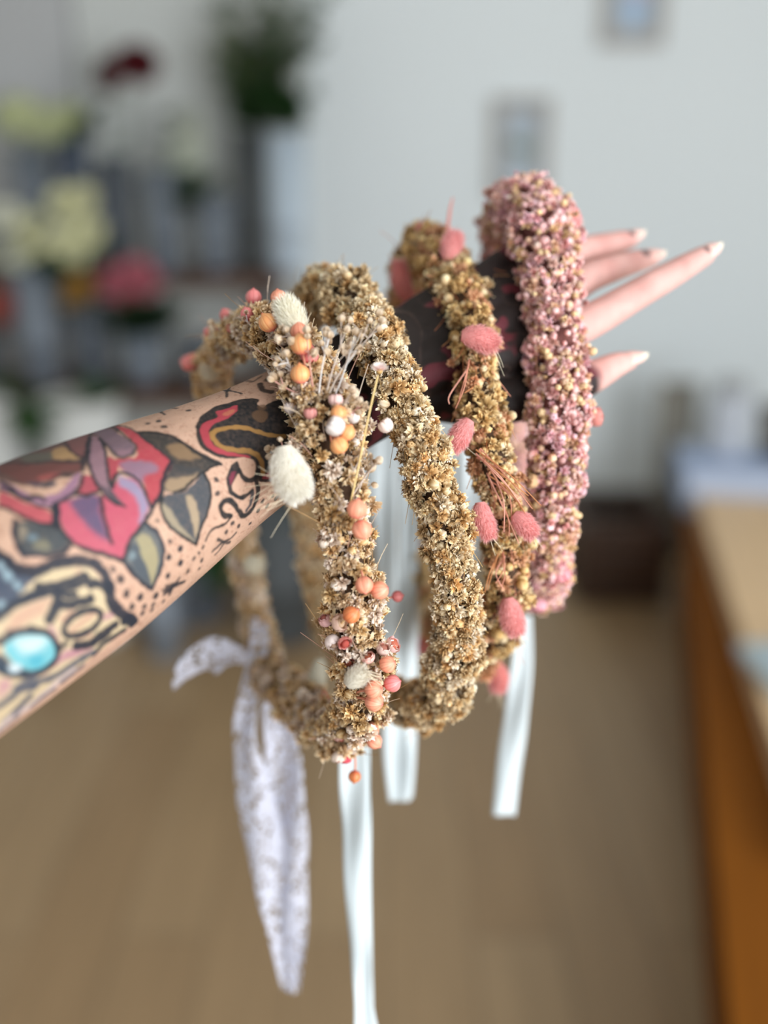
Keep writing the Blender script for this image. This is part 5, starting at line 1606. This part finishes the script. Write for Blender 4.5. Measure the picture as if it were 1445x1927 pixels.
def mop_head(px, py, dia, Y, pal, label, foot, group=None):
    """hydrangea: a ball of four-petalled florets"""
    c = at_bg(px, py, Y)
    R = dia * .5 * ((c - CAM) @ FWD) / F
    root = empty('hydrangea', (0, 0, 0))
    tag(root, label, 'hydrangea', group)
    mb = MB()
    for k in range(130):
        z = 1 - 1.75 * (k + .5) / 130
        a = k * 2.39996
        r = math.sqrt(max(0, 1 - z * z))
        d = np.array([r * math.cos(a), r * math.sin(a), z * .8])
        p = c + d * R * RNG.uniform(.82, 1.0)
        M = mat_z(unit(d + RNG.normal(0, .2, 3)), RNG.uniform(0, 6))
        t = RNG.random()
        col = lin(pal[0]) * (1 - t) + lin(pal[1]) * t
        for q in range(4):
            b = q * math.pi / 2
            V = np.array([(0, 0, 0), (.5 * math.cos(b - .6), .5 * math.sin(b - .6), .05), (1.0 * math.cos(b), 1.0 * math.sin(b), .12), (.5 * math.cos(b + .6), .5 * math.sin(b + .6), .05)]) * R * .26
            mb.add(V @ M.T + p, [(0, 1, 2, 3)], col)
    mb.build('bloom', m_bloom, root)
    stem_of(root, c, np.asarray(foot, float), .004, G1, 5, .09)
    return root


def spire(px, ytop, ybot, w, Y, pal, label, foot, group=None, name='stock_flower', cat='flower'):
    """upright spike set with small blooms"""
    a, b = at_bg(px, ybot, Y), at_bg(px + RNG.normal(0, 4), ytop, Y)
    R = w * .5 * ((a - CAM) @ FWD) / F
    root = empty(name, (0, 0, 0))
    tag(root, label, cat, group)
    mb = MB()
    for k in range(46):
        t = k / 45
        p = a + (b - a) * t
        az = k * 2.4
        rr = R * (1 - .75 * t ** 2)
        d = np.array([math.cos(az), math.sin(az), .25])
        M = mat_z(unit(d), RNG.uniform(0, 6))
        for q in range(5):
            c_ = q * 2 * math.pi / 5
            V = np.array([(0, 0, 0), (.55 * math.cos(c_ - .55), .55 * math.sin(c_ - .55), .1), (math.cos(c_), math.sin(c_), .25), (.55 * math.cos(c_ + .55), .55 * math.sin(c_ + .55), .1)]) * rr * .62
            mb.add(V @ M.T + p + d * rr * .6, [(0, 1, 2, 3)], lin(pal[0]) * (1 - t) + lin(pal[1]) * t)
    mb.build('bloom', m_bloom, root)
    stem_of(root, b - (b - a) * .1, np.asarray(foot, float), .003, G1, 7, .07)
    return root


def branch(px0, py0, px1, py1, Y, label, cols, group=None, n=46, L=.055, wd=.022, name='foliage_branch', cat='branch', foot=None, spread=.5):
    """leafy cut branch from its vase at (px0, py0) up to (px1, py1)"""
    a, b = at_bg(px0, py0, Y), at_bg(px1, py1, Y + RNG.normal(0, .03))
    f = a if foot is None else np.asarray(foot, float)
    q = spline([f, a, 0.5 * (a + b) + RNG.normal(0, .02, 3), b], 10)
    mb = BUNCH.setdefault(label, MB())
    mb.tube(q, np.linspace(.0045, .0015, len(q)), 6, lin((84, 74, 52)))
    for k in range(n):
        t = RNG.uniform(.36, 1)
        p = q[int(t * (len(q) - 1))]
        az = RNG.uniform(0, 2 * math.pi)
        d = unit((q[-1] - q[0])) * RNG.uniform(.1, .9) + np.array([math.cos(az), math.sin(az), 0]) * spread * 1.6
        leafblade(mb, p, d, L * RNG.uniform(.6, 1.3), wd, lin(cols[int(RNG.integers(len(cols)))]))


def close_bunches():
    """uncountable greenery: one object for each vessel's bunch"""
    for label, mb in BUNCH.items():
        tag(mb.build('foliage', m_leaf), label, 'foliage', kind='stuff')


BUNCH = {}
# stepped stand: two plank steps on iron legs
YT, YM, YF = 3.50, 3.16, 2.84
zT = at_bg(430, 522, YT - .16)[2]
zM = at_bg(200, 742, YM - .16)[2]
stand = empty('flower_stand', (at_bg(250, 742, YM)[0], YM, 0))
tag(stand, 'stepped dark wooden flower stand with iron legs against the grey wall', 'plant stand')
sx0, sx1 = at_bg(-160, 520, YT)[0] - stand.location.x, at_bg(545, 520, YT)[0] - stand.location.x
MB().box((sx0, YT - .17 - YM, zT - .035), (sx1, YT + .17 - YM, zT)).build('top_shelf', m_wood_dark, stand, bevel=.003)
MB().box((sx0, -.17, zM - .035), (sx1, .17, zM)).build('lower_shelf', m_wood_dark, stand, bevel=.003)
for lx in (sx0 + .08, sx1 - .08):
    for (ly, lz) in ((YT + .12 - YM, zT - .035), (YT - .14 - YM, zT - .035), (-.13, zM - .035)):
        MB().box((lx - .018, ly - .018, 0), (lx + .018, ly + .018, lz)).build('leg', m_iron, stand)
MB().box((sx0 + .09, .14, zM - .08), (sx1 - .09, .165, zM - .04)).build('crossbar', m_iron, stand)

# --- top step
vt, vr, _ = bucket(508, 584, 255, 520, YT, m_pale, 'tall pale blue-white vase at the right end of the top shelf', taper=.92, handles=False, z0=zT, name='tall_vase')
d1, r1, _ = bucket(450, 506, 248, 520, YT + .06, m_char, 'tall charcoal vase full of branches, left of the pale blue-white vase', taper=.9, handles=False, z0=zT, name='tall_vase')
g1, gr1, _ = bucket(372, 446, 372, 520, YT, m_zinc, 'squat zinc bucket on the top shelf left of the charcoal vase', z0=zT)
g2, gr2, _ = bucket(280, 352, 322, 520, YT, m_zinc, 'taller zinc bucket on the top shelf under the white flower spikes', z0=zT)
g3, gr3, _ = bucket(196, 262, 300, 520, YT, m_zinc_d, 'dark zinc bucket on the top shelf below the burgundy bloom', z0=zT)
g4, gr4, _ = bucket(46, 118, 285, 520, YT, m_zinc, 'zinc bucket on the top shelf under the lime hydrangeas', z0=zT)
g5, gr5, _ = bucket(126, 186, 230, 520, YT + .05, m_slate, 'slate blue tall bucket on the top shelf beside the hydrangeas', z0=zT)
for k, (x0_, x1_, yy, cs) in enumerate([(470, 420, 10, (G3, G4)), (478, 455, -30, (G1, G3)), (488, 520, -60, (G3, G4)), (500, 585, 20, (G4, G3)), (492, 560, -40, (G1, G4)), (484, 500, 40, (G1, G2)), (480, 470, 90, (G1, G2)),
                                    (500, 545, 100, (G2, G1)), (478, 440, 60, (G4, G3)), (505, 610, 80, (G4, G3)), (470, 405, 70, (G4, G3)), (500, 600, 160, (G4, G1)), (480, 430, 140, (G1, G4)), (490, 530, 30, (G3, G4)), (490, 620, -20, (G3, G4))]):
    branch(478 + k, 238, x0_ + (x1_ - x0_) * 1.0, yy, YT + .06, 'tall airy green branches fanning out of the charcoal vase', cs, 'branches in the charcoal vase', n=56, wd=.024, foot=d1 + np.array([RNG.normal(0, .015), RNG.normal(0, .015), -.25]))
for k, (x, y) in enumerate([(462, 200), (480, 215), (500, 190), (520, 210), (538, 205), (556, 215), (470, 232), (510, 232), (545, 236)]):
    bx_, by_ = (d1, 478) if x < 508 else (vt, 545)
    branch(by_, 246, x, y - 20, YT + (.06 if x < 508 else 0) - .02, 'dense dark green leaves at the mouths of the two tall vases', (G2, G1), 'dark leafy sprigs at the vase mouths', n=26, L=.07, wd=.034, foot=bx_ + np.array([0, 0, -.12]), name='leafy_sprig', cat='foliage')
for (x, y, s_, ax_) in ((258, 120, 92, (.25, -.8, .5)), (206, 142, 74, (-.6, -.75, .2))):
    bloom(x, y, s_, YT, ((36, 2, 8), (84, 8, 18)), 'dark burgundy bloom on a tall stem above the dark zinc bucket', 'flower', g3 + np.array([0, 0, -.2]), 'burgundy blooms', layers=(6, 9, 12, 14), name='dahlia', axis=ax_, wide=.6, open_=1.25, leaves=3)
for k, x in enumerate((332, 352, 372)):
    spire(x, 196 + 10 * k % 20, 318, 44, YT - .02, ((206, 212, 196), (226, 228, 214)), 'white flower spike above the taller zinc bucket', g2 + np.array([.025 * (k - 1), .02 * (k % 2), -.2]), 'white flower spikes')
for k, x in enumerate((352, 372, 388)):
    branch(340, 395, x, 318 + 14 * k, YT - .04, 'green leaf stems hanging forward between the two zinc buckets on the top shelf', (G1, G2, G4), 'green stems between the zinc buckets', n=24, L=.06, wd=.03, foot=g1 + np.array([-.04, -.03, -.05]))
for (x, y, s_) in ((38, 222, 98), (92, 238, 84), (128, 216, 60)):
    mop_head(x, y, s_, YT - .03, ((190, 202, 148), (222, 224, 182)), 'pale lime hydrangea head over the zinc bucket on the top shelf', (g4 if x < 110 else g5) + np.array([0, 0, -.15]), 'lime hydrangeas on the top shelf')
for k, (x, y) in enumerate([(150, 180), (176, 200), (140, 235), (165, 240)]):
    branch(154, 262, x, y, YT + .05, 'grey-green leafy stems in the slate blue bucket', (G4, (70, 84, 84)), 'leafy stems in the slate blue bucket', n=20, L=.05, foot=g5 + np.array([0, 0, -.1]))

# --- lower step
b1, br1, _ = bucket(42, 130, 505, 740, YM, m_zinc, 'tall grey bucket on the lower shelf under the cream roses', z0=zM, taper=.72)
b2, br2, _ = bucket(140, 222, 575, 740, YM, m_zinc_d, 'dark zinc bucket on the lower shelf under the orange flowers', z0=zM)
b3, br3, _ = bucket(232, 318, 612, 740, YM, m_zinc, 'wide zinc bucket on the lower shelf under the pink peonies', z0=zM)
b4, br4, _ = bucket(-70, 14, 600, 740, YM, m_zinc_d, 'zinc bucket cut off by the left edge on the lower shelf', z0=zM)
b5, br5, _ = bucket(334, 420, 640, 740, YM, m_zinc_d, 'dark zinc bucket on the lower shelf right of the pink peonies', z0=zM)
CR = ((206, 206, 140), (236, 234, 196))
for (x, y, s_) in [(150, 392, 96), (118, 380, 62), (168, 446, 78), (112, 452, 60), (60, 430, 70), (64, 470, 62), (12, 412, 74), (6, 462, 76), (30, 490, 56), (140, 480, 60)]:
    bloom(x, y, s_, YM - .02, CR if x > 40 else ((214, 214, 176), (238, 238, 222)), 'cream-green rose in the bunch above the tall grey bucket' if x > 40 else 'off-white rose at the left edge of the lower shelf', 'rose', (b1 if x > 40 else b4) + np.array([RNG.normal(0, .015), 0, -.12]), 'cream roses' if x > 40 else 'off-white roses', layers=(4, 6, 8, 9), leaves=3)
for k, (x, y) in enumerate([(95, 500), (130, 505), (160, 500), (185, 470)]):
    branch(90, 520, x, y, YM - .03, 'dark green leaves under the cream roses', (G2, G1), 'leafy sprigs under the cream roses', n=22, L=.06, wd=.034, foot=b1 + np.array([0, 0, -.08]), name='leafy_sprig', cat='foliage')
for (x, y, s_) in [(222, 530, 70), (258, 520, 74), (282, 545, 62), (240, 560, 58), (205, 548, 48)]:
    bloom(x, y, s_, YM - .02, ((158, 72, 86), (186, 104, 116)), 'pink peony above the wide zinc bucket', 'peony', b3 + np.array([RNG.normal(0, .02), 0, -.1]), 'pink peonies', layers=(5, 7, 9, 10), name='peony', leaves=4)
for (x, y, s_) in [(146, 540, 62), (166, 560, 52), (130, 566, 50), (150, 580, 44)]:
    bloom(x, y, s_, YM - .02, ((146, 100, 40), (176, 132, 66)), 'orange-yellow bloom above the dark zinc bucket', 'flower', b2 + np.array([RNG.normal(0, .02), 0, -.1]), 'orange-yellow blooms', layers=(6, 9, 10), name='gerbera', wide=.7, leaves=3)
for (x, y, s_) in [(4, 562, 54), (-12, 586, 50), (12, 596, 44)]:
    bloom(x, y, s_, YM - .04, ((150, 58, 48), (180, 90, 78)), 'coral red bloom at the left edge above the cut-off bucket', 'flower', b4 + np.array([RNG.normal(0, .02), 0, -.1]), 'coral red blooms', layers=(6, 8, 9), name='gerbera', leaves=3)
for k, (x, y) in enumerate([(235, 590), (255, 600), (280, 585), (300, 590), (215, 600), (325, 580), (262, 575)]):
    branch(272, 625, x, y, YM - .05, 'dark green leaves under the pink peonies', (G2, (34, 52, 36)), 'leafy sprigs under the peonies', n=26, L=.07, wd=.036, foot=b3 + np.array([0, 0, -.05]), name='leafy_sprig', cat='foliage')

# --- floor row in front of the stand
f1, fr1, _ = bucket(-40, 82, 752, 1160, YF, m_white, 'white floor bucket at the left edge in front of the stand', z0=0, taper=.85)
f2, fr2, _ = bucket(112, 262, 752, 1160, YF, m_white, 'white floor bucket second from the left edge, behind the raised arm', z0=0, taper=.85)
f3, fr3, _ = bucket(272, 352, 1060, 1225, YF - .14, m_zinc, 'small zinc bucket on the floor under the forearm', z0=0)
f4, fr4, _ = bucket(452, 610, 905, 1200, YF - .02, m_char, 'large charcoal floor bucket behind the hanging crowns', z0=0, taper=.85)
f5, fr5, _ = bucket(300, 440, 930, 1190, YF + .10, m_zinc_d, 'dark zinc floor bucket of greenery below the stand', z0=0)
for k, (x, y) in enumerate([(92, 770), (84, 800), (100, 760), (96, 830)]):
    branch(60, 770, x, y, YF - .05, 'bright green trailing stems between the two white floor buckets', ((70, 112, 62), G1), 'trailing stems between the white buckets', n=34, L=.06, wd=.03, foot=f1 + np.array([.06, -.06, -.02]))
for k, (x, y) in enumerate([(340, 1010), (365, 1050), (390, 960), (400, 1020), (430, 990), (345, 960), (380, 1090), (420, 1070), (330, 1060), (450, 1030)]):
    branch(370, 950, x, y, YF + .02, 'green leafy stems drooping over the dark zinc floor bucket', (G1, (60, 96, 54), G2), 'greenery over the dark zinc floor bucket', n=34, L=.07, wd=.036, foot=f5 + np.array([0, -.02, -.05]))
for k, (x, y) in enumerate([(480, 900), (520, 880), (560, 900), (590, 890), (500, 960), (570, 960)]):
    branch(530, 915, x, y, YF - .06, 'dark green leafy stems in the large charcoal floor bucket', (G2, (44, 60, 42)), 'greenery in the charcoal floor bucket', n=34, L=.08, wd=.04, foot=f4 + np.array([0, 0, -.05]))
for k, (x, y) in enumerate([(20, 735), (60, 740), (-10, 730), (160, 742), (200, 735), (240, 742), (180, 748)]):
    branch(30 if x < 100 else 190, 765, x, y, YF, 'small green sprigs in the mouths of the white floor buckets', (G4, G1), 'sprigs in the white floor buckets', n=18, L=.045, foot=(f1 if x < 100 else f2) + np.array([0, 0, -.05]), name='leafy_sprig', cat='foliage')

close_bunches()
# ------------------------------------------------------------------ pictures on the wall
m_frame = plain('pale_oak_frame', (176, 172, 166), 0.6, noise=0.05, scale=30)
m_mount = plain('picture_mount', (186, 198, 208), 0.8, noise=0.02)


def picture(px0, px1, py0, py1, label, marks):
    Y = WALL_Y - .012
    a, b = at_y(px0, py1, Y), at_y(px1, py0, Y)
    x0_, z0_, x1_, z1_ = a[0], a[2], b[0], b[2]
    root = empty('picture_frame', ((x0_ + x1_) / 2, WALL_Y, (z0_ + z1_) / 2))
    tag(root, label, 'picture')
    hw, hh, bw = (x1_ - x0_) / 2, (z1_ - z0_) / 2, .034
    fr_ = MB()
    for lo, hi in (((-hw, -.03, -hh), (hw, 0, -hh + bw)), ((-hw, -.03, hh - bw), (hw, 0, hh)), ((-hw, -.03, -hh + bw), (-hw + bw, 0, hh - bw)), ((hw - bw, -.03, -hh + bw), (hw, 0, hh - bw))):
        fr_.box(lo, hi)
    fr_.build('frame', m_frame, root)
    MB().box((-hw + bw, -.014, -hh + bw), (hw - bw, -.002, hh - bw)).build('mount', m_mount, root)
    for (cx, cz, rx, rz, c) in marks:
        n = 22
        t = np.linspace(0, 2 * math.pi, n, endpoint=False)
        w_ = 1 + .18 * np.sin(3 * t) + .1 * np.sin(7 * t)
        V1 = np.stack([cx * hw + rx * hw * np.cos(t) * w_, np.full(n, -.0165), cz * hh + rz * hh * np.sin(t) * w_], 1)
        V2 = V1 + np.array([0, .003, 0])
        MB().add(np.concatenate([V1, V2]), [tuple(range(n)), tuple(range(2 * n - 1, n - 1, -1))] + [(i, i + n, (i + 1) % n + n, (i + 1) % n) for i in range(n)]).build('print', plain('print_ink', c, .8, noise=.15, scale=40), root)
    return root


picture(922, 1038, 182, 372, 'pale framed print with a green motif, lower of two on the wall', [(.05, .0, .42, .12, (150, 166, 146)), (-.2, .05, .25, .1, (160, 172, 158))])
picture(1128, 1262, -110, 86, 'pale framed print with a pink and blue motif, upper of two on the wall', [(.0, -.28, .42, .26, (176, 204, 234)), (.1, .2, .5, .2, (206, 186, 198))])

# ------------------------------------------------------------------ the low wooden bench on the right
m_bside = planks('bench_side_wood', (134, 76, 12), (122, 68, 10), 0.5, 2.4, 0.0, rough=.75, spec=.15)
m_btop = planks('bench_top_wood', (132, 76, 14), (116, 66, 10), 0.14, 1.8, math.pi / 2, rough=.75, spec=.15)
far = at_z(1268, 1135, 0.0)
nearp = at_z(1314, 1927, 0.0)
bd = unit(nearp - far)
bn = np.array([-bd[1], bd[0], 0.0])                    # into the bench, to the right
if bn[0] < 0:
    bn = -bn
hb = at_y(1298, 968, far[1])[2]
Mb = Matrix(((bn[0], -bd[0], 0, far[0]), (bn[1], -bd[1], 0, far[1]), (0, 0, 1, 0), (0, 0, 0, 1)))
bench = empty('display_bench')
bench.matrix_world = Mb
tag(bench, 'low orange-brown wooden display bench running along the right edge', 'bench')
LB, WB = 2.7, 0.75
MB().box((0.012, -LB, 0.03), (0.034, 0, hb - .03)).build('side_panel', m_bside, bench)
MB().box((0.012, -0.022, 0.03), (WB, 0, hb - .03)).build('end_panel', m_bside, bench)
MB().box((0.03, -LB + .02, 0.0), (WB - .02, -.03, 0.03)).build('plinth', m_char, bench)
MB().box((0.0, -LB, hb - .03), (WB, .012, hb)).build('bench_top', m_btop, bench, bevel=.003)


def on_bench(px, py):
    p = at_z(px, py, hb)
    return p


# white paper packs and things standing on the far end
m_paper = plain('white_paper', (194, 206, 228), 0.8, noise=.02)
m_paper2 = plain('blue_white_paper', (150, 178, 226), 0.8, noise=.03)
pb = at_z(1372, 972, hb)
pb = pb + np.array([0.0, 0.03, 0.0])
root = empty('paper_pack', tuple(pb))
tag(root, 'large bluish white paper-wrapped pack on the far end of the bench', 'pack')
root.rotation_euler = (0, 0, -.12)
MB().box((-.125, -.02, 0), (.26, .30, .125)).build('wrapper', m_paper, root, bevel=.006)
MB().box((-.128, .08, -.001), (.263, .13, .127)).build('paper_band', m_paper2, root)
pj = np.array([pb[0] + .03, pb[1] + .16, hb + .1255])
root = empty('jar', tuple(pj))
tag(root, 'tall whitish jar standing on the paper pack on the bench', 'jar')
MB().lathe([(.045, 0), (.062, .006), (.064, .02), (.064, .17), (.052, .195), (.044, .205)], 28).build('body', plain('frosted_white', (190, 196, 206), .35), root, smooth=True)
MB().lathe([(.047, .203), (.049, .206), (.049, .232), (.046, .236)], 28).build('lid', plain('jar_lid', (170, 172, 174), .5), root, smooth=True)
pv = np.array([pb[0] + .20, pb[1] + .17, hb + .1255])
root = empty('pot', tuple(pv))
tag(root, 'dark brown pot on the paper pack at the right edge', 'pot')
MB().lathe([(.05, 0), (.056, .004), (.07, .12), (.074, .125), (.074, .15), (.068, .15), (.062, .12), (.03, .11)], 28).build('body', plain('dark_pot', (84, 76, 66), .7), root, smooth=True)
# taupe sack leaning behind the bench
ps = at_z(1262, 968, 0.0)
ps = np.array([at_y(1262, 900, far[1] + .42)[0], far[1] + .42, 0])
root = empty('paper_sack', tuple(ps))
tag(root, 'grey-brown paper sack standing on the floor behind the bench', 'sack')
zt_ = at_y(1262, 725, ps[1])[2]
mb = MB()
n, seg = 14, 28
Vv = []
for i in range(n):
    t = i / (n - 1)
    for j in range(seg):
        a = 2 * math.pi * j / seg
        e = .45
        cx = abs(math.cos(a)) ** e * (1 if math.cos(a) > 0 else -1)
        sy = abs(math.sin(a)) ** e * (1 if math.sin(a) > 0 else -1)
        pinch = 1 - .75 * max(0, (t - .75) / .25)
        Vv.append((cx * (.056 + .008 * math.sin(t * 9)), sy * .055 * pinch * (1 + .06 * math.sin(5 * a + t * 7)), t * zt_))
mb.add(Vv, [(i * seg + j, i * seg + (j + 1) % seg, (i + 1) * seg + (j + 1) % seg, (i + 1) * seg + j) for i in range(n - 1) for j in range(seg)] + [tuple(range(seg - 1, -1, -1)), tuple(range((n - 1) * seg, n * seg))])
mb.build('sack_body', plain('kraft_grey', (146, 142, 132), .85), root, smooth=True)
MB().box((-.06, -.016, zt_ - .03), (.06, .016, zt_ + .012)).build('folded_top', plain('kraft_fold', (128, 122, 112), .85), root, bevel=.004)
# dark wooden crate against the wall
m_crate = planks('crate_wood', (72, 48, 34), (62, 42, 30), .07, .6)
ca, cb = at_z(1085, 1140, 0), at_z(1250, 1140, 0)
ch = at_y(1100, 985, ca[1])[2]
root = empty('wooden_crate', ((ca[0] + cb[0]) / 2, ca[1] + .16, 0))
tag(root, 'low dark brown slatted crate on the floor left of the bench', 'crate')
hw = (cb[0] - ca[0]) / 2
for sgn in (-1, 1):
    w_ = MB()
    for k in range(3):
        w_.box((-hw, sgn * .15 - .009, .012 + k * (ch - .012) / 3), (hw, sgn * .15 + .009, .002 + (k + 1) * (ch - .012) / 3))
    w_.build('slat_side', m_crate, root)
    w_ = MB()
    for k in range(3):
        w_.box((sgn * hw - .009 - sgn * .009, -.14, .012 + k * (ch - .012) / 3), (sgn * hw + .009 - sgn * .009, .14, .002 + (k + 1) * (ch - .012) / 3))
    w_.build('slat_end', m_crate, root)
MB().box((-hw + .01, -.14, .004), (hw - .01, .14, .014)).build('crate_base', m_crate, root)
for sx in (-1, 1):
    for sy in (-1, 1):
        MB().box((sx * (hw - .03) - .014, sy * .127 - .014, .002), (sx * (hw - .03) + .014, sy * .127 + .014, ch - .004)).build('corner_post', m_crate, root)
# long pale wooden box lying at an angle on the bench
xa, xb = at_z(1306, 968, hb), at_z(1452, 1460, hb)
dx_ = unit(xb - xa)
nx_ = np.array([-dx_[1], dx_[0], 0.0])
nx_ = nx_ if nx_[0] > 0 else -nx_
root = empty('wooden_box')
root.matrix_world = Matrix(((nx_[0], -dx_[0], 0, xa[0]), (nx_[1], -dx_[1], 0, xa[1]), (0, 0, 1, hb), (0, 0, 0, 1)))
tag(root, 'long light oak box lying askew on the bench in front of the paper pack', 'box')
m_light = planks('light_oak', (236, 200, 154), (228, 190, 142), 0.2, 1.8, math.pi / 2, rough=.45)
LX = float(np.linalg.norm(xb - xa)) + .3
MB().box((0.004, -LX, 0.0), (.44, -.02, .05)).build('box_body', m_light, root, bevel=.002)
MB().box((0.0, -LX - .004, .05), (.444, -.016, .066)).build('box_lid', m_light, root, bevel=.003)
# a notebook lying on the box
pt = at_z(1466, 1270, hb + .0665)
root = empty('notebook', tuple(pt))
root.rotation_euler = (0, 0, .1)
tag(root, 'pale grey-blue notebook lying on the light oak box at the right edge', 'notebook')
MB().box((-.045, -.10, .001), (.16, .10, .018)).build('pages', plain('page_white', (214, 220, 216), .8), root)
MB().box((-.048, -.103, .018), (.163, .103, .021)).build('cover', plain('teal_cover', (176, 192, 198), .6), root)
MB().box((-.048, -.103, 0), (.163, .103, .001)).build('back_cover', plain('teal_cover_back', (176, 192, 198), .6), root)
